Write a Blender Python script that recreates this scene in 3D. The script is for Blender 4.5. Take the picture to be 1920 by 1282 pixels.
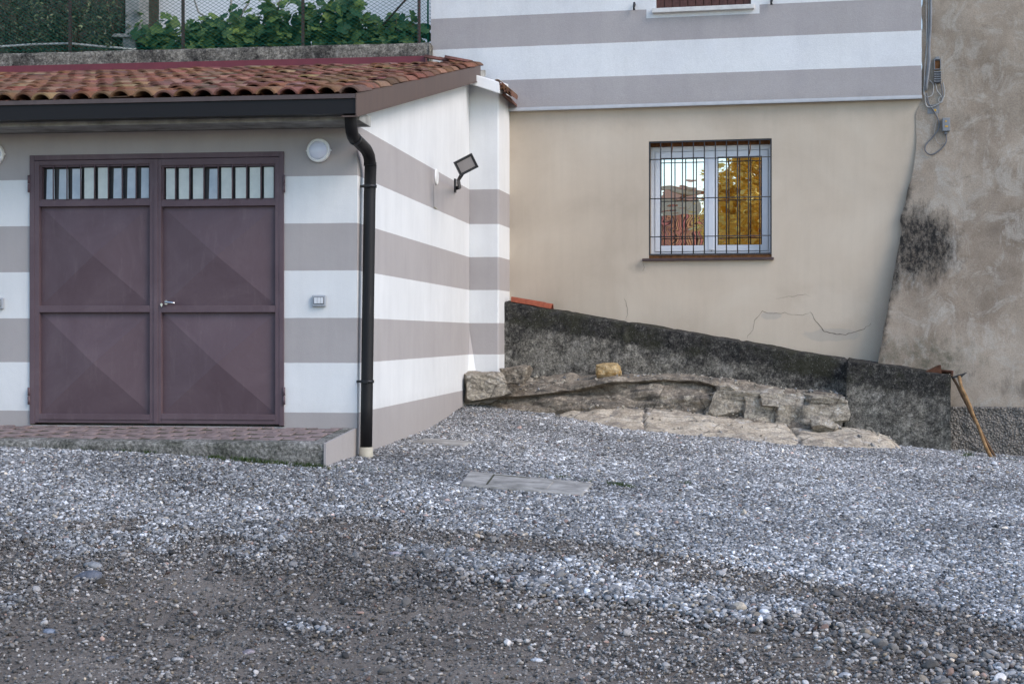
import bpy, bmesh, math, random
import numpy as np
from mathutils import Vector, Matrix, noise as mn
random.seed(7); np.random.seed(7)
for o in list(bpy.data.objects): bpy.data.objects.remove(o)
SC = bpy.context.scene; COL = SC.collection
R = math.radians; PI = math.pi

# ------------------------------------------------------------------ camera, world, sun, exposure
F = 2933.0; U0 = 960.0; V0 = 628.0           # focal length / horizon in photo pixels (1920 x 1282)
cd = bpy.data.cameras.new('camera'); cam = bpy.data.objects.new('camera', cd); COL.objects.link(cam)
cam.location = (0, 0, 0); cam.rotation_euler = (R(90), 0, 0)
cd.sensor_width = 36; cd.lens = 55; cd.shift_y = -13/1920; cd.clip_start = .1; cd.clip_end = 3000
cd.dof.use_dof = True; cd.dof.focus_distance = 15.5; cd.dof.aperture_fstop = 14.0
SC.camera = cam
SUN_EL, SUN_AZ = R(38), R(126)              # azimuth clockwise from +Y
w = bpy.data.worlds.new('World'); SC.world = w; w.use_nodes = True
wn = w.node_tree.nodes; wl = w.node_tree.links
sky = wn.new('ShaderNodeTexSky'); sky.sky_type = 'NISHITA'; sky.sun_disc = False
sky.sun_elevation = SUN_EL; sky.sun_rotation = SUN_AZ; sky.air_density = 1.1; sky.dust_density = .7; sky.ozone_density = 1.7
wl.new(sky.outputs[0], wn['Background'].inputs[0]); wn['Background'].inputs[1].default_value = .15
ld = bpy.data.lights.new('sun', 'SUN'); ld.energy = .98; ld.angle = R(30); ld.color = (1, .86, .76)
sun = bpy.data.objects.new('sun', ld); COL.objects.link(sun)
sdir = Vector((math.sin(SUN_AZ)*math.cos(SUN_EL), math.cos(SUN_AZ)*math.cos(SUN_EL), math.sin(SUN_EL)))
sun.rotation_euler = sdir.to_track_quat('Z', 'Y').to_euler(); sun.location = (20, -20, 30)
SC.view_settings.view_transform = 'Standard'; SC.view_settings.look = 'None'
SC.view_settings.exposure = 1.02; SC.view_settings.gamma = 1
SC.cycles.max_bounces = 6; SC.cycles.diffuse_bounces = 3; SC.cycles.glossy_bounces = 3

# ------------------------------------------------------------------ node helpers
class NT:
    def __init__(s, name, rough=.85, spec=.3):
        s.m = bpy.data.materials.new(name); s.m.use_nodes = True
        s.t = s.m.node_tree; s.n = s.t.nodes; s.b = s.n['Principled BSDF']
        s.b.inputs['Roughness'].default_value = rough; s.b.inputs['Specular IOR Level'].default_value = spec
        s.co = s.n.new('ShaderNodeTexCoord').outputs['Object']
    def L(s, a, b): s.t.links.new(a, b)
    def put(s, v, inp):
        if hasattr(v, 'is_output'): s.L(v, inp)
        elif isinstance(v, (tuple, list)): inp.default_value = (*v, 1) if len(v) == 3 and len(inp.default_value) == 4 else v
        else: inp.default_value = v
    def noise(s, sc, det=4, ro=.55, dist=0, co=None, out='Fac'):
        n = s.n.new('ShaderNodeTexNoise'); n.inputs['Scale'].default_value = sc; n.inputs['Detail'].default_value = det
        n.inputs['Roughness'].default_value = ro; n.inputs['Distortion'].default_value = dist
        s.L(co or s.co, n.inputs['Vector']); return n.outputs[out]
    def voro(s, sc, feat='F1', co=None, out='Distance', rnd=1):
        n = s.n.new('ShaderNodeTexVoronoi'); n.feature = feat; n.inputs['Scale'].default_value = sc
        n.inputs['Randomness'].default_value = rnd
        s.L(co or s.co, n.inputs['Vector']); return n.outputs[out]
    def scale(s, v, co=None):
        n = s.n.new('ShaderNodeMapping'); n.inputs['Scale'].default_value = v; s.L(co or s.co, n.inputs['Vector']); return n.outputs[0]
    def ramp(s, fac, stops, interp='LINEAR'):
        n = s.n.new('ShaderNodeValToRGB'); n.color_ramp.interpolation = interp; e = n.color_ramp.elements
        while len(e) < len(stops): e.new(.5)
        for i, (p, c) in enumerate(stops):
            e[i].position = p; c = (c, c, c) if not isinstance(c, (tuple, list)) else c; e[i].color = (*c, 1)
        s.L(fac, n.inputs[0]); return n.outputs[0]
    def mix(s, f, a, b, mode='MIX'):
        n = s.n.new('ShaderNodeMix'); n.data_type = 'RGBA'; n.blend_type = mode
        s.put(f, n.inputs[0]); s.put(a, n.inputs[6]); s.put(b, n.inputs[7]); return n.outputs[2]
    def math(s, op, a, b=0.0, clamp=False):
        n = s.n.new('ShaderNodeMath'); n.operation = op; n.use_clamp = clamp
        s.put(a, n.inputs[0]); s.put(b, n.inputs[1]); return n.outputs[0]
    def xyz(s, co=None):
        n = s.n.new('ShaderNodeSeparateXYZ'); s.L(co or s.co, n.inputs[0]); return n.outputs
    def attr(s, name, typ='GEOMETRY', out='Color'):
        n = s.n.new('ShaderNodeAttribute'); n.attribute_name = name; n.attribute_type = typ; return n.outputs[out]
    def rng(s, v, a, b, c=0.0, d=1.0):
        n = s.n.new('ShaderNodeMapRange'); s.L(v, n.inputs[0])
        for i, x in enumerate((a, b, c, d)): n.inputs[i+1].default_value = x
        return n.outputs[0]
    def col(s, v): s.put(v, s.b.inputs['Base Color']); return s
    def rough(s, v): s.put(v, s.b.inputs['Roughness']); return s
    def bump(s, h, st=.3, dist=.01):
        n = s.n.new('ShaderNodeBump'); n.inputs['Strength'].default_value = st; n.inputs['Distance'].default_value = dist
        s.L(h, n.inputs['Height'])
        prev = s.b.inputs['Normal'].links
        if prev: s.L(prev[0].from_socket, n.inputs['Normal'])
        s.L(n.outputs[0], s.b.inputs['Normal']); return s

def simple(name, c, rough=.6, spec=.4, var=.25, sc=8, metal=0, bump=.08, bsc=60):
    m = NT(name, rough, spec); n = m.noise(sc, 5, .6)
    k = m.ramp(n, [(.3, 1-var), (.7, 1+var*.6)])
    m.col(m.mix(1.0, c, k, 'MULTIPLY')); m.b.inputs['Metallic'].default_value = metal
    if bump: m.bump(m.noise(bsc, 3), bump, .004)
    return m.m

WHITE = (.71, .715, .71); TAUPE = (.395, .366, .356)
def paint_layers(m, stripes):
    """stripes: mask 0 = white, 1 = taupe"""
    c = m.mix(stripes, WHITE, TAUPE)
    n = m.noise(1.6, 5, .6); c = m.mix(1.0, c, m.ramp(n, [(.3, .94), (.7, 1.03)]), 'MULTIPLY')
    st = m.noise(3.0, 6, .65, co=m.scale((2.2, 2.2, .35))); c = m.mix(1.0, c, m.ramp(st, [(.34, .955), (.55, 1.0)]), 'MULTIPLY')
    g = m.noise(170, 2, .7); c = m.mix(1.0, c, m.ramp(g, [(.3, .95), (.7, 1.03)]), 'MULTIPLY')
    m.bump(m.noise(110, 4, .7), .4, .004); m.bump(m.noise(3.2, 4, .55), .22, .03)
    return c
def stripe_mask(m, bounds, lo, hi, first):
    z = m.xyz()[2]
    zz = m.math('ADD', z, m.math('MULTIPLY', m.math('SUBTRACT', m.noise(9, 4), .5), .006))
    stops = [(0, first)]; v = first
    for b in bounds: v = 1-v; stops.append(((b-lo)/(hi-lo), v))
    return m.ramp(m.rng(zz, lo, hi), stops, 'CONSTANT')
M = {}
m = NT('garage_paint', .8, .25)
msk = stripe_mask(m, [-.668, -.258, .141, .546, .952, 1.362, 1.775], -1.6, 3.6, 1)
c = paint_layers(m, msk)
z = m.xyz()[2]
dirt = m.math('MULTIPLY', m.rng(m.math('ADD', z, m.math('MULTIPLY', m.noise(6, 6, .7), .30)), -.42, -.75), .30, True)
c = m.mix(dirt, c, (.30, .27, .25)); m.col(c); M['garage_paint'] = m.m

m = NT('house_paint', .85, .2)
msk = stripe_mask(m, [3.238, 3.663, 4.06, 4.47, 4.88], 2.6, 5.6, 1)
X, Y, Zc = m.xyz()
inx = m.math('MULTIPLY', m.math('GREATER_THAN', X, 1.735), m.math('LESS_THAN', X, 3.135))
inz = m.math('GREATER_THAN', Zc, 3.955)
msk = m.math('MULTIPLY', msk, m.math('SUBTRACT', 1.0, m.math('MULTIPLY', inx, inz)))
c = paint_layers(m, msk); c = m.mix(1.0, c, m.ramp(m.noise(.9, 4), [(.35, (.95, .95, .97)), (.65, (1.02, 1.02, 1.02))]), 'MULTIPLY')
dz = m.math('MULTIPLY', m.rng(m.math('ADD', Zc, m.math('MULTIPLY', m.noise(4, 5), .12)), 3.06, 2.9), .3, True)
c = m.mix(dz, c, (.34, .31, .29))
g2 = m.noise(60, 4, .75); c = m.mix(1.0, c, m.ramp(g2, [(.3, .93), (.7, 1.05)]), 'MULTIPLY')
m.bump(m.noise(70, 4, .75), .5, .006); m.col(c); M['house_paint'] = m.m

m = NT('beige_plaster', .9, .2)
X, Y, Zc = m.xyz()
c = m.ramp(m.noise(1.1, 6, .62, .4), [(.3, (.485, .405, .315)), (.5, (.535, .45, .352)), (.72, (.57, .49, .39))])
stn = m.noise(2.2, 7, .7, .6)
low = m.math('ADD', m.math('MULTIPLY', Zc, 1.0), m.math('MULTIPLY', X, .19))     # foot of the wall falls to the right
c = m.mix(m.math('MULTIPLY', m.rng(m.math('ADD', low, m.math('MULTIPLY', stn, .9)), .95, .35), .35, True), c, (.44, .41, .37))
c = m.mix(m.math('MULTIPLY', m.rng(m.math('ADD', low, m.math('MULTIPLY', stn, .25)), .46, .40), .45, True), c, (.22, .20, .175))
def bblob(cx, cz, rx, rz, wob, soft):
    dx = m.math('DIVIDE', m.math('SUBTRACT', X, cx), rx); dz = m.math('DIVIDE', m.math('SUBTRACT', Zc, cz), rz)
    d = m.math('SQRT', m.math('ADD', m.math('MULTIPLY', dx, dx), m.math('MULTIPLY', dz, dz)))
    return m.rng(m.math('ADD', d, m.math('MULTIPLY', m.math('SUBTRACT', m.noise(6, 6, .6), .5), wob)), 1.0, 1.0-soft)
c = m.mix(m.math('MULTIPLY', bblob(4.0, .0, .36, .085, 1.0, .15), .5), c, (.40, .365, .32))
c = m.mix(m.math('MULTIPLY', bblob(3.28, .24, .14, .05, 1.2, .15), .5), c, (.40, .365, .32))
c = m.mix(m.math('MULTIPLY', bblob(3.98, .35, .5, .26, 1.2, .4), .35), c, (.62, .54, .44))
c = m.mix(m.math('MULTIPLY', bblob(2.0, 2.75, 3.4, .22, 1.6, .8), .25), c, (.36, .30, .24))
c = m.mix(m.math('MULTIPLY', bblob(1.62, .86, .16, .10, 1.5, .9), .5), c, (.24, .21, .18)); c = m.mix(1.0, c, m.ramp(m.noise(.5, 3), [(.4, .93), (.6, 1.04)]), 'MULTIPLY')
c = m.mix(m.ramp(m.voro(16), [(.02, .7), (.045, 0.0)]), c, (.24, .19, .15))
c = m.mix(1.0, c, m.ramp(m.noise(120, 3, .7), [(.3, .93), (.7, 1.05)]), 'MULTIPLY')
c = m.mix(1.0, c, m.ramp(m.noise(4, 5, .6, co=m.scale((3, 3, .25))), [(.32, .965), (.55, 1)]), 'MULTIPLY')
m.bump(m.noise(1.5, 3, .5), .25, .04); m.bump(m.noise(90, 3, .6), .2, .004); m.col(c); M['beige'] = m.m

m = NT('grey_render', .95, .15)
X, Y, Zc = m.xyz()
big = m.noise(.9, 8, .66, .5)
c = m.ramp(big, [(.32, (.195, .155, .118)), (.48, (.29, .238, .186)), (.66, (.375, .318, .256))])
c = m.mix(m.ramp(m.noise(2.6, 8, .75, 1.0), [(.5, 0.0), (.60, .65)]), c, (.40, .365, .315))
c = m.mix(m.ramp(m.noise(4.4, 8, .75, .5), [(.34, .6), (.44, 0.0)]), c, (.20, .165, .13))
c = m.mix(m.ramp(m.noise(7.5, 6, .7, .3, co=m.scale((1.6, 1.6, .35))), [(.56, 0.0), (.66, .35)]), c, (.46, .43, .385))
# mildew patches: one beside the slanted edge, one along the foot
def blob(cx, cz, rx, rz, wob, soft):
    dx = m.math('DIVIDE', m.math('SUBTRACT', X, cx), rx); dz = m.math('DIVIDE', m.math('SUBTRACT', Zc, cz), rz)
    d = m.math('SQRT', m.math('ADD', m.math('MULTIPLY', dx, dx), m.math('MULTIPLY', dz, dz)))
    d = m.math('ADD', d, m.math('MULTIPLY', m.math('SUBTRACT', m.noise(5.5, 9, .75, co=m.scale((1.2, 1.2, .5))), .5), wob))
    return m.rng(d, 1.0, 1.0-soft)
b1 = m.math('MAXIMUM', blob(5.05, 1.06, .54, .54, 1.7, .5), blob(4.72, .85, .14, .5, .7, .5))
spk = m.ramp(m.noise(22, 7, .8, co=m.scale((1, 1, .6))), [(.44, 1.0), (.64, .55)])
xe = m.math('SUBTRACT', X, m.math('ADD', 4.56, m.math('MULTIPLY', Zc, .165)))
stp_ = m.rng(m.math('ADD', xe, m.math('MULTIPLY', m.math('SUBTRACT', m.noise(7, 6, .7), .5), .3)), .13, .03)
b1 = m.math('MAXIMUM', b1, m.math('MULTIPLY', stp_, m.math('LESS_THAN', Zc, 1.9)))
c = m.mix(m.math('MULTIPLY', b1, spk), c, (.022, .021, .020))
b2 = blob(5.15, -.28, .8, .33, 2.4, .75); c = m.mix(m.math('MULTIPLY', b2, m.ramp(m.noise(9, 7, .75), [(.40, .8), (.6, .1)])), c, (.11, .105, .075))
b3 = blob(6.4, -.62, .55, .18, 2.6, .6); c = m.mix(m.math('MULTIPLY', b3, .6), c, (.09, .075, .06))
c = m.mix(m.ramp(m.voro(13), [(.03, .75), (.06, 0.0)]), c, (.07, .06, .05))
c = m.mix(m.ramp(m.voro(9, co=m.scale((1, 1, 1.3))), [(.02, .6), (.04, 0.0)]), c, (.5, .47, .42))
c = m.mix(1.0, c, m.ramp(m.noise(70, 5, .8), [(.3, .72), (.7, 1.22)]), 'MULTIPLY')
m.bump(m.noise(2.0, 4, .55), .35, .04); m.bump(m.noise(60, 4, .7), .35, .006); m.col(c); M['grey_render'] = m.m

m = NT('pebbledash', .95, .15)
vv = m.voro(38); c = m.ramp(m.noise(45, 4, .7), [(.32, (.17, .155, .14)), (.55, (.32, .29, .255)), (.70, (.46, .425, .385))])
c = m.mix(1.0, c, m.ramp(vv, [(.1, 1.1), (.6, .55)]), 'MULTIPLY'); m.col(c)
m.bump(vv, .9, -.03); m.bump(m.noise(60, 4), .6, .02); M['pebbledash'] = m.m

def mossy(name, zslope, zoff, band=.24, dk=1.0):
    m = NT(name, .95, .12); X, Y, Zc = m.xyz()
    n1 = m.noise(1.7, 9, .72, .3); n2 = m.math('ADD', m.math('MULTIPLY', m.noise(13, 6, .8), .5), m.math('MULTIPLY', m.noise(42, 5, .8), .5)); n3 = m.noise(4.5, 8, .72, .4)
    dark = m.ramp(n2, [(.42, (.010, .010, .011)), (.53, (.032, .031, .030)), (.63, (.15, .142, .128))])
    mid = m.ramp(n2, [(.40, (.045, .042, .038)), (.51, (.19, .178, .152)), (.61, (.44, .41, .35))])
    lite = m.ramp(n2, [(.40, (.12, .115, .105)), (.51, (.28, .265, .235)), (.61, (.46, .435, .385))])
    f = m.ramp(n1, [(.43, 0.0), (.62, .9)]); c = m.mix(f, mid, dark)
    c = m.mix(m.ramp(n3, [(.54, 0.0), (.66, .85)]), c, lite)
    c = m.mix(m.ramp(n3, [(.32, .9), (.42, 0.0)]), c, dark)
    up = m.math('SUBTRACT', m.math('ADD', Zc, m.math('MULTIPLY', X, zslope)), zoff)
    k = m.rng(m.math('ADD', up, m.math('MULTIPLY', m.math('SUBTRACT', n3, .5), .35)), -band-.04, -band+.03)
    c = m.mix(m.math('MULTIPLY', k, .88), c, m.mix(m.ramp(n1, [(.5, 0.0), (.62, .7)]), dark, (.045, .045, .028)))
    c = m.mix(m.ramp(m.voro(30), [(.08, .7), (.13, 0.0)]), c, (.34, .32, .29))
    c = m.mix(1.0, c, m.ramp(m.noise(110, 4, .8), [(.3, .6), (.7, 1.4)]), 'MULTIPLY')
    m.col(c); m.bump(m.noise(30, 7, .78), .8, .02); m.bump(m.noise(4, 4), .4, .03); return m.m
M['mossy'] = mossy('mossy_concrete', .171, .40)
M['terrace_concrete'] = mossy('terrace_concrete', 0, 9)

m = NT('step_concrete', .95, .15)
n2 = m.noise(35, 7, .78); c = m.ramp(n2, [(.38, (.08, .078, .07)), (.52, (.22, .212, .195)), (.66, (.46, .44, .405))])
c = m.mix(m.ramp(m.noise(3, 6, .7), [(.40, .85), (.54, 0.0)]), c, m.ramp(n2, [(.4, (.025, .027, .022)), (.64, (.13, .132, .105))]))
m.col(c); m.bump(n2, .8, .015); M['step_concrete'] = m.m

def rockmat(name, stops, lich=(.10, .095, .085), bs=.8):
    m = NT(name, .95, .15)
    n1 = m.noise(3.4, 9, .74, .7); c = m.ramp(n1, stops)
    c = m.mix(m.ramp(m.noise(4.2, 8, .72, 1.2, co=m.scale((.5, .5, 1.8))), [(.48, 0.0), (.60, .85)]), c, lich)
    c = m.mix(m.ramp(m.noise(7, 8, .75), [(.56, 0.0), (.66, .75)]), c, tuple(min(.66, x*1.55) for x in stops[-1][1]))
    c = m.mix(1.0, c, m.ramp(m.noise(40, 6, .8), [(.36, .55), (.64, 1.4)]), 'MULTIPLY')
    cr = m.ramp(m.voro(1.5, 'DISTANCE_TO_EDGE', co=m.scale((1, 1, 1.9))), [(.0, 1.0), (.02, 0.0)])
    c = m.mix(m.math('MULTIPLY', cr, m.ramp(n1, [(.45, 0.0), (.55, .8)])), c, (.04, .035, .03))
    m.col(c); m.bump(m.noise(9, 9, .72), bs, .05); m.bump(m.noise(60, 5, .8), .5, .008)
    return m.m
M['rock'] = rockmat('ledge_rock', [(.3, (.125, .104, .082)), (.5, (.25, .212, .167)), (.7, (.44, .385, .31))], (.10, .092, .082))
M['rock_pale'] = rockmat('slab_rock', [(.32, (.34, .285, .22)), (.5, (.52, .45, .355)), (.66, (.64, .58, .48))], (.25, .22, .185), .7)
M['rubble'] = rockmat('rubble_stone', [(.3, (.20, .172, .14)), (.5, (.36, .32, .26)), (.7, (.54, .49, .41))], (.15, .135, .115), .9)
M['ochre'] = rockmat('ochre_stone', [(.3, (.34, .22, .09)), (.5, (.46, .34, .18)), (.7, (.52, .44, .30))], (.36, .20, .06))

m = NT('tile', .9, .2)
tc = m.attr('tint'); n = m.noise(14, 6, .75)
c = m.mix(1.0, tc, m.ramp(n, [(.3, .7), (.7, 1.2)]), 'MULTIPLY')
c = m.mix(m.ramp(m.noise(7, 7, .78, .6), [(.58, 0.0), (.68, .8)]), c, (.05, .043, .036))
c = m.mix(m.ramp(m.noise(30, 5, .8), [(.64, 0.0), (.74, .7)]), c, (.36, .33, .26))
m.col(c); m.bump(m.noise(60, 5, .8), .5, .008); M['tile'] = m.m

m = NT('dirt', .97, .1)
n1 = m.noise(1.1, 8, .68); n2 = m.noise(48, 7, .82)
c = m.ramp(n1, [(.32, (.16, .136, .114)), (.55, (.235, .20, .168)), (.72, (.30, .26, .22))])
c = m.mix(1.0, c, m.ramp(n2, [(.3, .6), (.72, 1.45)]), 'MULTIPLY')
c = m.mix(m.ramp(m.voro(75), [(.16, .55), (.26, 0.0)]), c, (.27, .275, .285))
m.col(c); m.bump(n2, .9, .02); m.bump(m.noise(9, 5, .6), .5, .03); M['dirt'] = m.m

m = NT('pebble', .8, .25)
pc = m.attr('pcol', 'INSTANCER')
m.col(m.mix(1.0, pc, m.ramp(m.noise(3.2, 5, .7), [(.3, .72), (.7, 1.2)]), 'MULTIPLY')); M['pebble'] = m.m
m = NT('cobble', .8, .25)
m.col(m.mix(1.0, m.attr('tint'), m.ramp(m.noise(30, 7, .8), [(.36, .55), (.64, 1.45)]), 'MULTIPLY')); m.bump(m.noise(45, 5), .6, .01); M['cobble'] = m.m

m = NT('maroon_paint', .5, .35)
n1 = m.noise(1.6, 7, .68, .8)
c = m.ramp(n1, [(.3, (.090, .058, .068)), (.52, (.110, .074, .085)), (.72, (.135, .095, .106))])
c = m.mix(m.ramp(m.noise(5, 7, .75, co=m.scale((2.5, 2.5, .4))), [(.54, 0.0), (.70, .28)]), c, (.19, .145, .15))
c = m.mix(m.ramp(m.voro(9), [(.02, .8), (.035, 0.0)]), c, (.04, .03, .03))
m.col(c); m.rough(m.ramp(m.noise(4, 6, .7), [(.3, .42), (.7, .68)])); m.bump(m.noise(3, 4), .15, .01); m.bump(m.noise(120, 3), .12, .002); M['maroon'] = m.m

m = NT('frosted_pane', .32, .5)
n1 = m.noise(5, 6, .7); X, Y, Zc = m.xyz()
c = m.ramp(n1, [(.3, (.52, .57, .55)), (.7, (.68, .72, .68))]); m.col(c); m.bump(m.noise(40, 3), .1, .004); M['pane'] = m.m
m = NT('frosted_pane_blue', .3, .5)
m.col(m.ramp(m.noise(6, 6, .7), [(.3, (.38, .45, .52)), (.7, (.54, .60, .66))])); M['pane_blue'] = m.m
m = NT('mirror_pane', .02, .5)
gl = m.n.new('ShaderNodeBsdfGlossy'); gl.inputs['Roughness'].default_value = .0; gl.inputs['Color'].default_value = (.92, .92, .90, 1)
bp = m.n.new('ShaderNodeBump'); bp.inputs['Strength'].default_value = .11; bp.inputs['Distance'].default_value = .01
m.L(m.noise(2.6, 1, .4, .5, co=m.scale((1, 1, 2.2))), bp.inputs['Height']); m.L(bp.outputs[0], gl.inputs['Normal'])
m.col((.01, .012, .012)); mx = m.n.new('ShaderNodeMixShader'); mx.inputs[0].default_value = .88
m.L(m.b.outputs[0], mx.inputs[1]); m.L(gl.outputs[0], mx.inputs[2]); m.L(mx.outputs[0], m.n['Material Output'].inputs['Surface']); M['mirror'] = m.m

m = NT('rake_metal', .55, .4)
c = m.mix(m.ramp(m.noise(3, 6, .7, co=m.scale((3, 3, .5))), [(.35, .5), (.65, 0.0)]), (.112, .075, .060), (.07, .049, .042)); m.col(c); M['rake'] = m.m
m = NT('gutter_metal', .45, .4)
c = m.mix(m.ramp(m.noise(3.5, 5, .7, co=m.scale((4, 1, .3))), [(.66, 0.0), (.74, .25)]), (.013, .012, .013), (.12, .10, .085)); m.col(c); m.b.inputs['Specular IOR Level'].default_value = .2; M['gutter'] = m.m
M['lip'] = simple('gutter_lip_metal', (.085, .062, .058), .5, .4)
M['flash'] = simple('red_flashing', (.135, .022, .03), .45, .4, .15)
M['blackmetal'] = simple('black_metal', (.016, .016, .018), .45, .4)
M['iron'] = simple('iron_bar', (.030, .031, .034), .55, .4)
M['rustmetal'] = simple('rusty_iron', (.085, .038, .022), .8, .2, .5, 20)
M['post'] = simple('post_metal', (.055, .030, .028), .6, .35, .3)
M['fencewire'] = simple('green_wire', (.003, .085, .06), .6, .2, .15)
M['upvc'] = simple('white_frame', (.74, .76, .80), .35, .5, .04, 5, bump=0)
M['gasket'] = simple('gasket', (.05, .05, .055), .7)
M['sill_red'] = simple('sill_red', (.075, .05, .047), .7, .3)
M['rustwood'] = simple('raw_wood', (.17, .075, .03), .85, .2, .5, 25)
M['marble'] = simple('marble_sill', (.60, .585, .56), .5, .4, .15, 12)
M['shutter'] = simple('shutter_wood', (.085, .036, .03), .6, .3, .35, 20)
M['whiteplastic'] = simple('white_plastic', (.84, .84, .82), .35, .5, .05, 6, bump=0)
M['opal'] = simple('opal_glass', (.74, .77, .88), .15, .6, .03, 4, bump=0)
M['greyplastic'] = simple('grey_plastic', (.36, .38, .41), .4, .5, .08, 10, bump=0)
M['greyplastic2'] = simple('dull_grey_plastic', (.21, .22, .235), .5, .4, .15, 15)
M['palebutton'] = simple('pale_button', (.62, .64, .67), .3, .5, .05, bump=0)
M['darkplastic'] = simple('dark_plastic', (.05, .05, .055), .4)
M['steel'] = simple('handle_steel', (.62, .62, .64), .22, .5, .1, metal=1, bump=0)
M['lampglass'] = simple('floodlight_glass', (.22, .20, .19), .25, .5, .1, bump=0)
M['cable'] = simple('cable_grey', (.13, .135, .145), .6)
M['cable_pale'] = simple('cable_pale', (.34, .335, .32), .6)
M['conduit'] = simple('conduit_grey', (.20, .205, .215), .6)
M['sticker'] = simple('yellow_sticker', (.60, .34, .03), .6)
M['eave'] = simple('eave_concrete', (.33, .325, .30), .9, .2, .45, 5, bump=.4)
M['cream'] = simple('cream_collar', (.46, .42, .33), .7)
M['brick'] = simple('paver_brick', (.245, .19, .182), .95, .15, .45, 9, bump=.5)
M['joint'] = simple('paver_joint', (.075, .075, .05), .95, .1, .5, 20, bump=.5)
M['cover'] = simple('cover_concrete', (.33, .315, .29), .95, .15, .5, 6, bump=.6, bsc=90)
M['newtile'] = simple('new_tile', (.30, .085, .048), .85, .2, .3, 15)
M['stick'] = simple('stick_wood', (.30, .18, .085), .85, .2, .5, 14, bump=.4)
M['stick_dark'] = simple('stick_wood_dark', (.13, .078, .045), .85, .2, .4, 14, bump=.4)
M['bark'] = simple('bark', (.14, .10, .07), .95, .15, .4, 14, bump=.5)
M['bark_pale'] = simple('bark_pale', (.33, .31, .28), .95, .15, .3, 14, bump=.4)
M['concrete_pale'] = simple('pier_concrete', (.30, .30, .295), .95, .15, .35, 7, bump=.4)
M['pipe_pale'] = simple('pale_pipe', (.42, .42, .41), .6)
M['far_white'] = simple('far_plaster', (.68, .70, .72), .9, .2, .06, 1.2)
M['soil'] = simple('garden_soil', (.05, .042, .032), .95, .1, .4, 9)
def leafmat(name, a, b, dark=None, trans=.3, rough=.5):
    m = NT(name, rough, .35); t = m.attr('tint')
    c = m.mix(m.attr('tint', out='Fac'), a, b); m.col(c)
    tr = m.n.new('ShaderNodeBsdfTranslucent'); m.L(c, tr.inputs[0]); mx = m.n.new('ShaderNodeMixShader'); mx.inputs[0].default_value = trans
    m.L(m.b.outputs[0], mx.inputs[1]); m.L(tr.outputs[0], mx.inputs[2]); m.L(mx.outputs[0], m.n['Material Output'].inputs['Surface']); return m.m
M['mallow'] = leafmat('mallow_leaf', (.035, .105, .042), (.27, .36, .085), trans=.35)
M['hedge'] = leafmat('hedge_leaf', (.010, .022, .010), (.17, .20, .10), trans=.15, rough=.3)
M['gold'] = leafmat('gold_leaf', (1.0, .58, .05), (1.0, .82, .30), trans=.68)
M['grass'] = leafmat('grass_blade', (.035, .055, .015), (.075, .115, .03))

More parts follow.
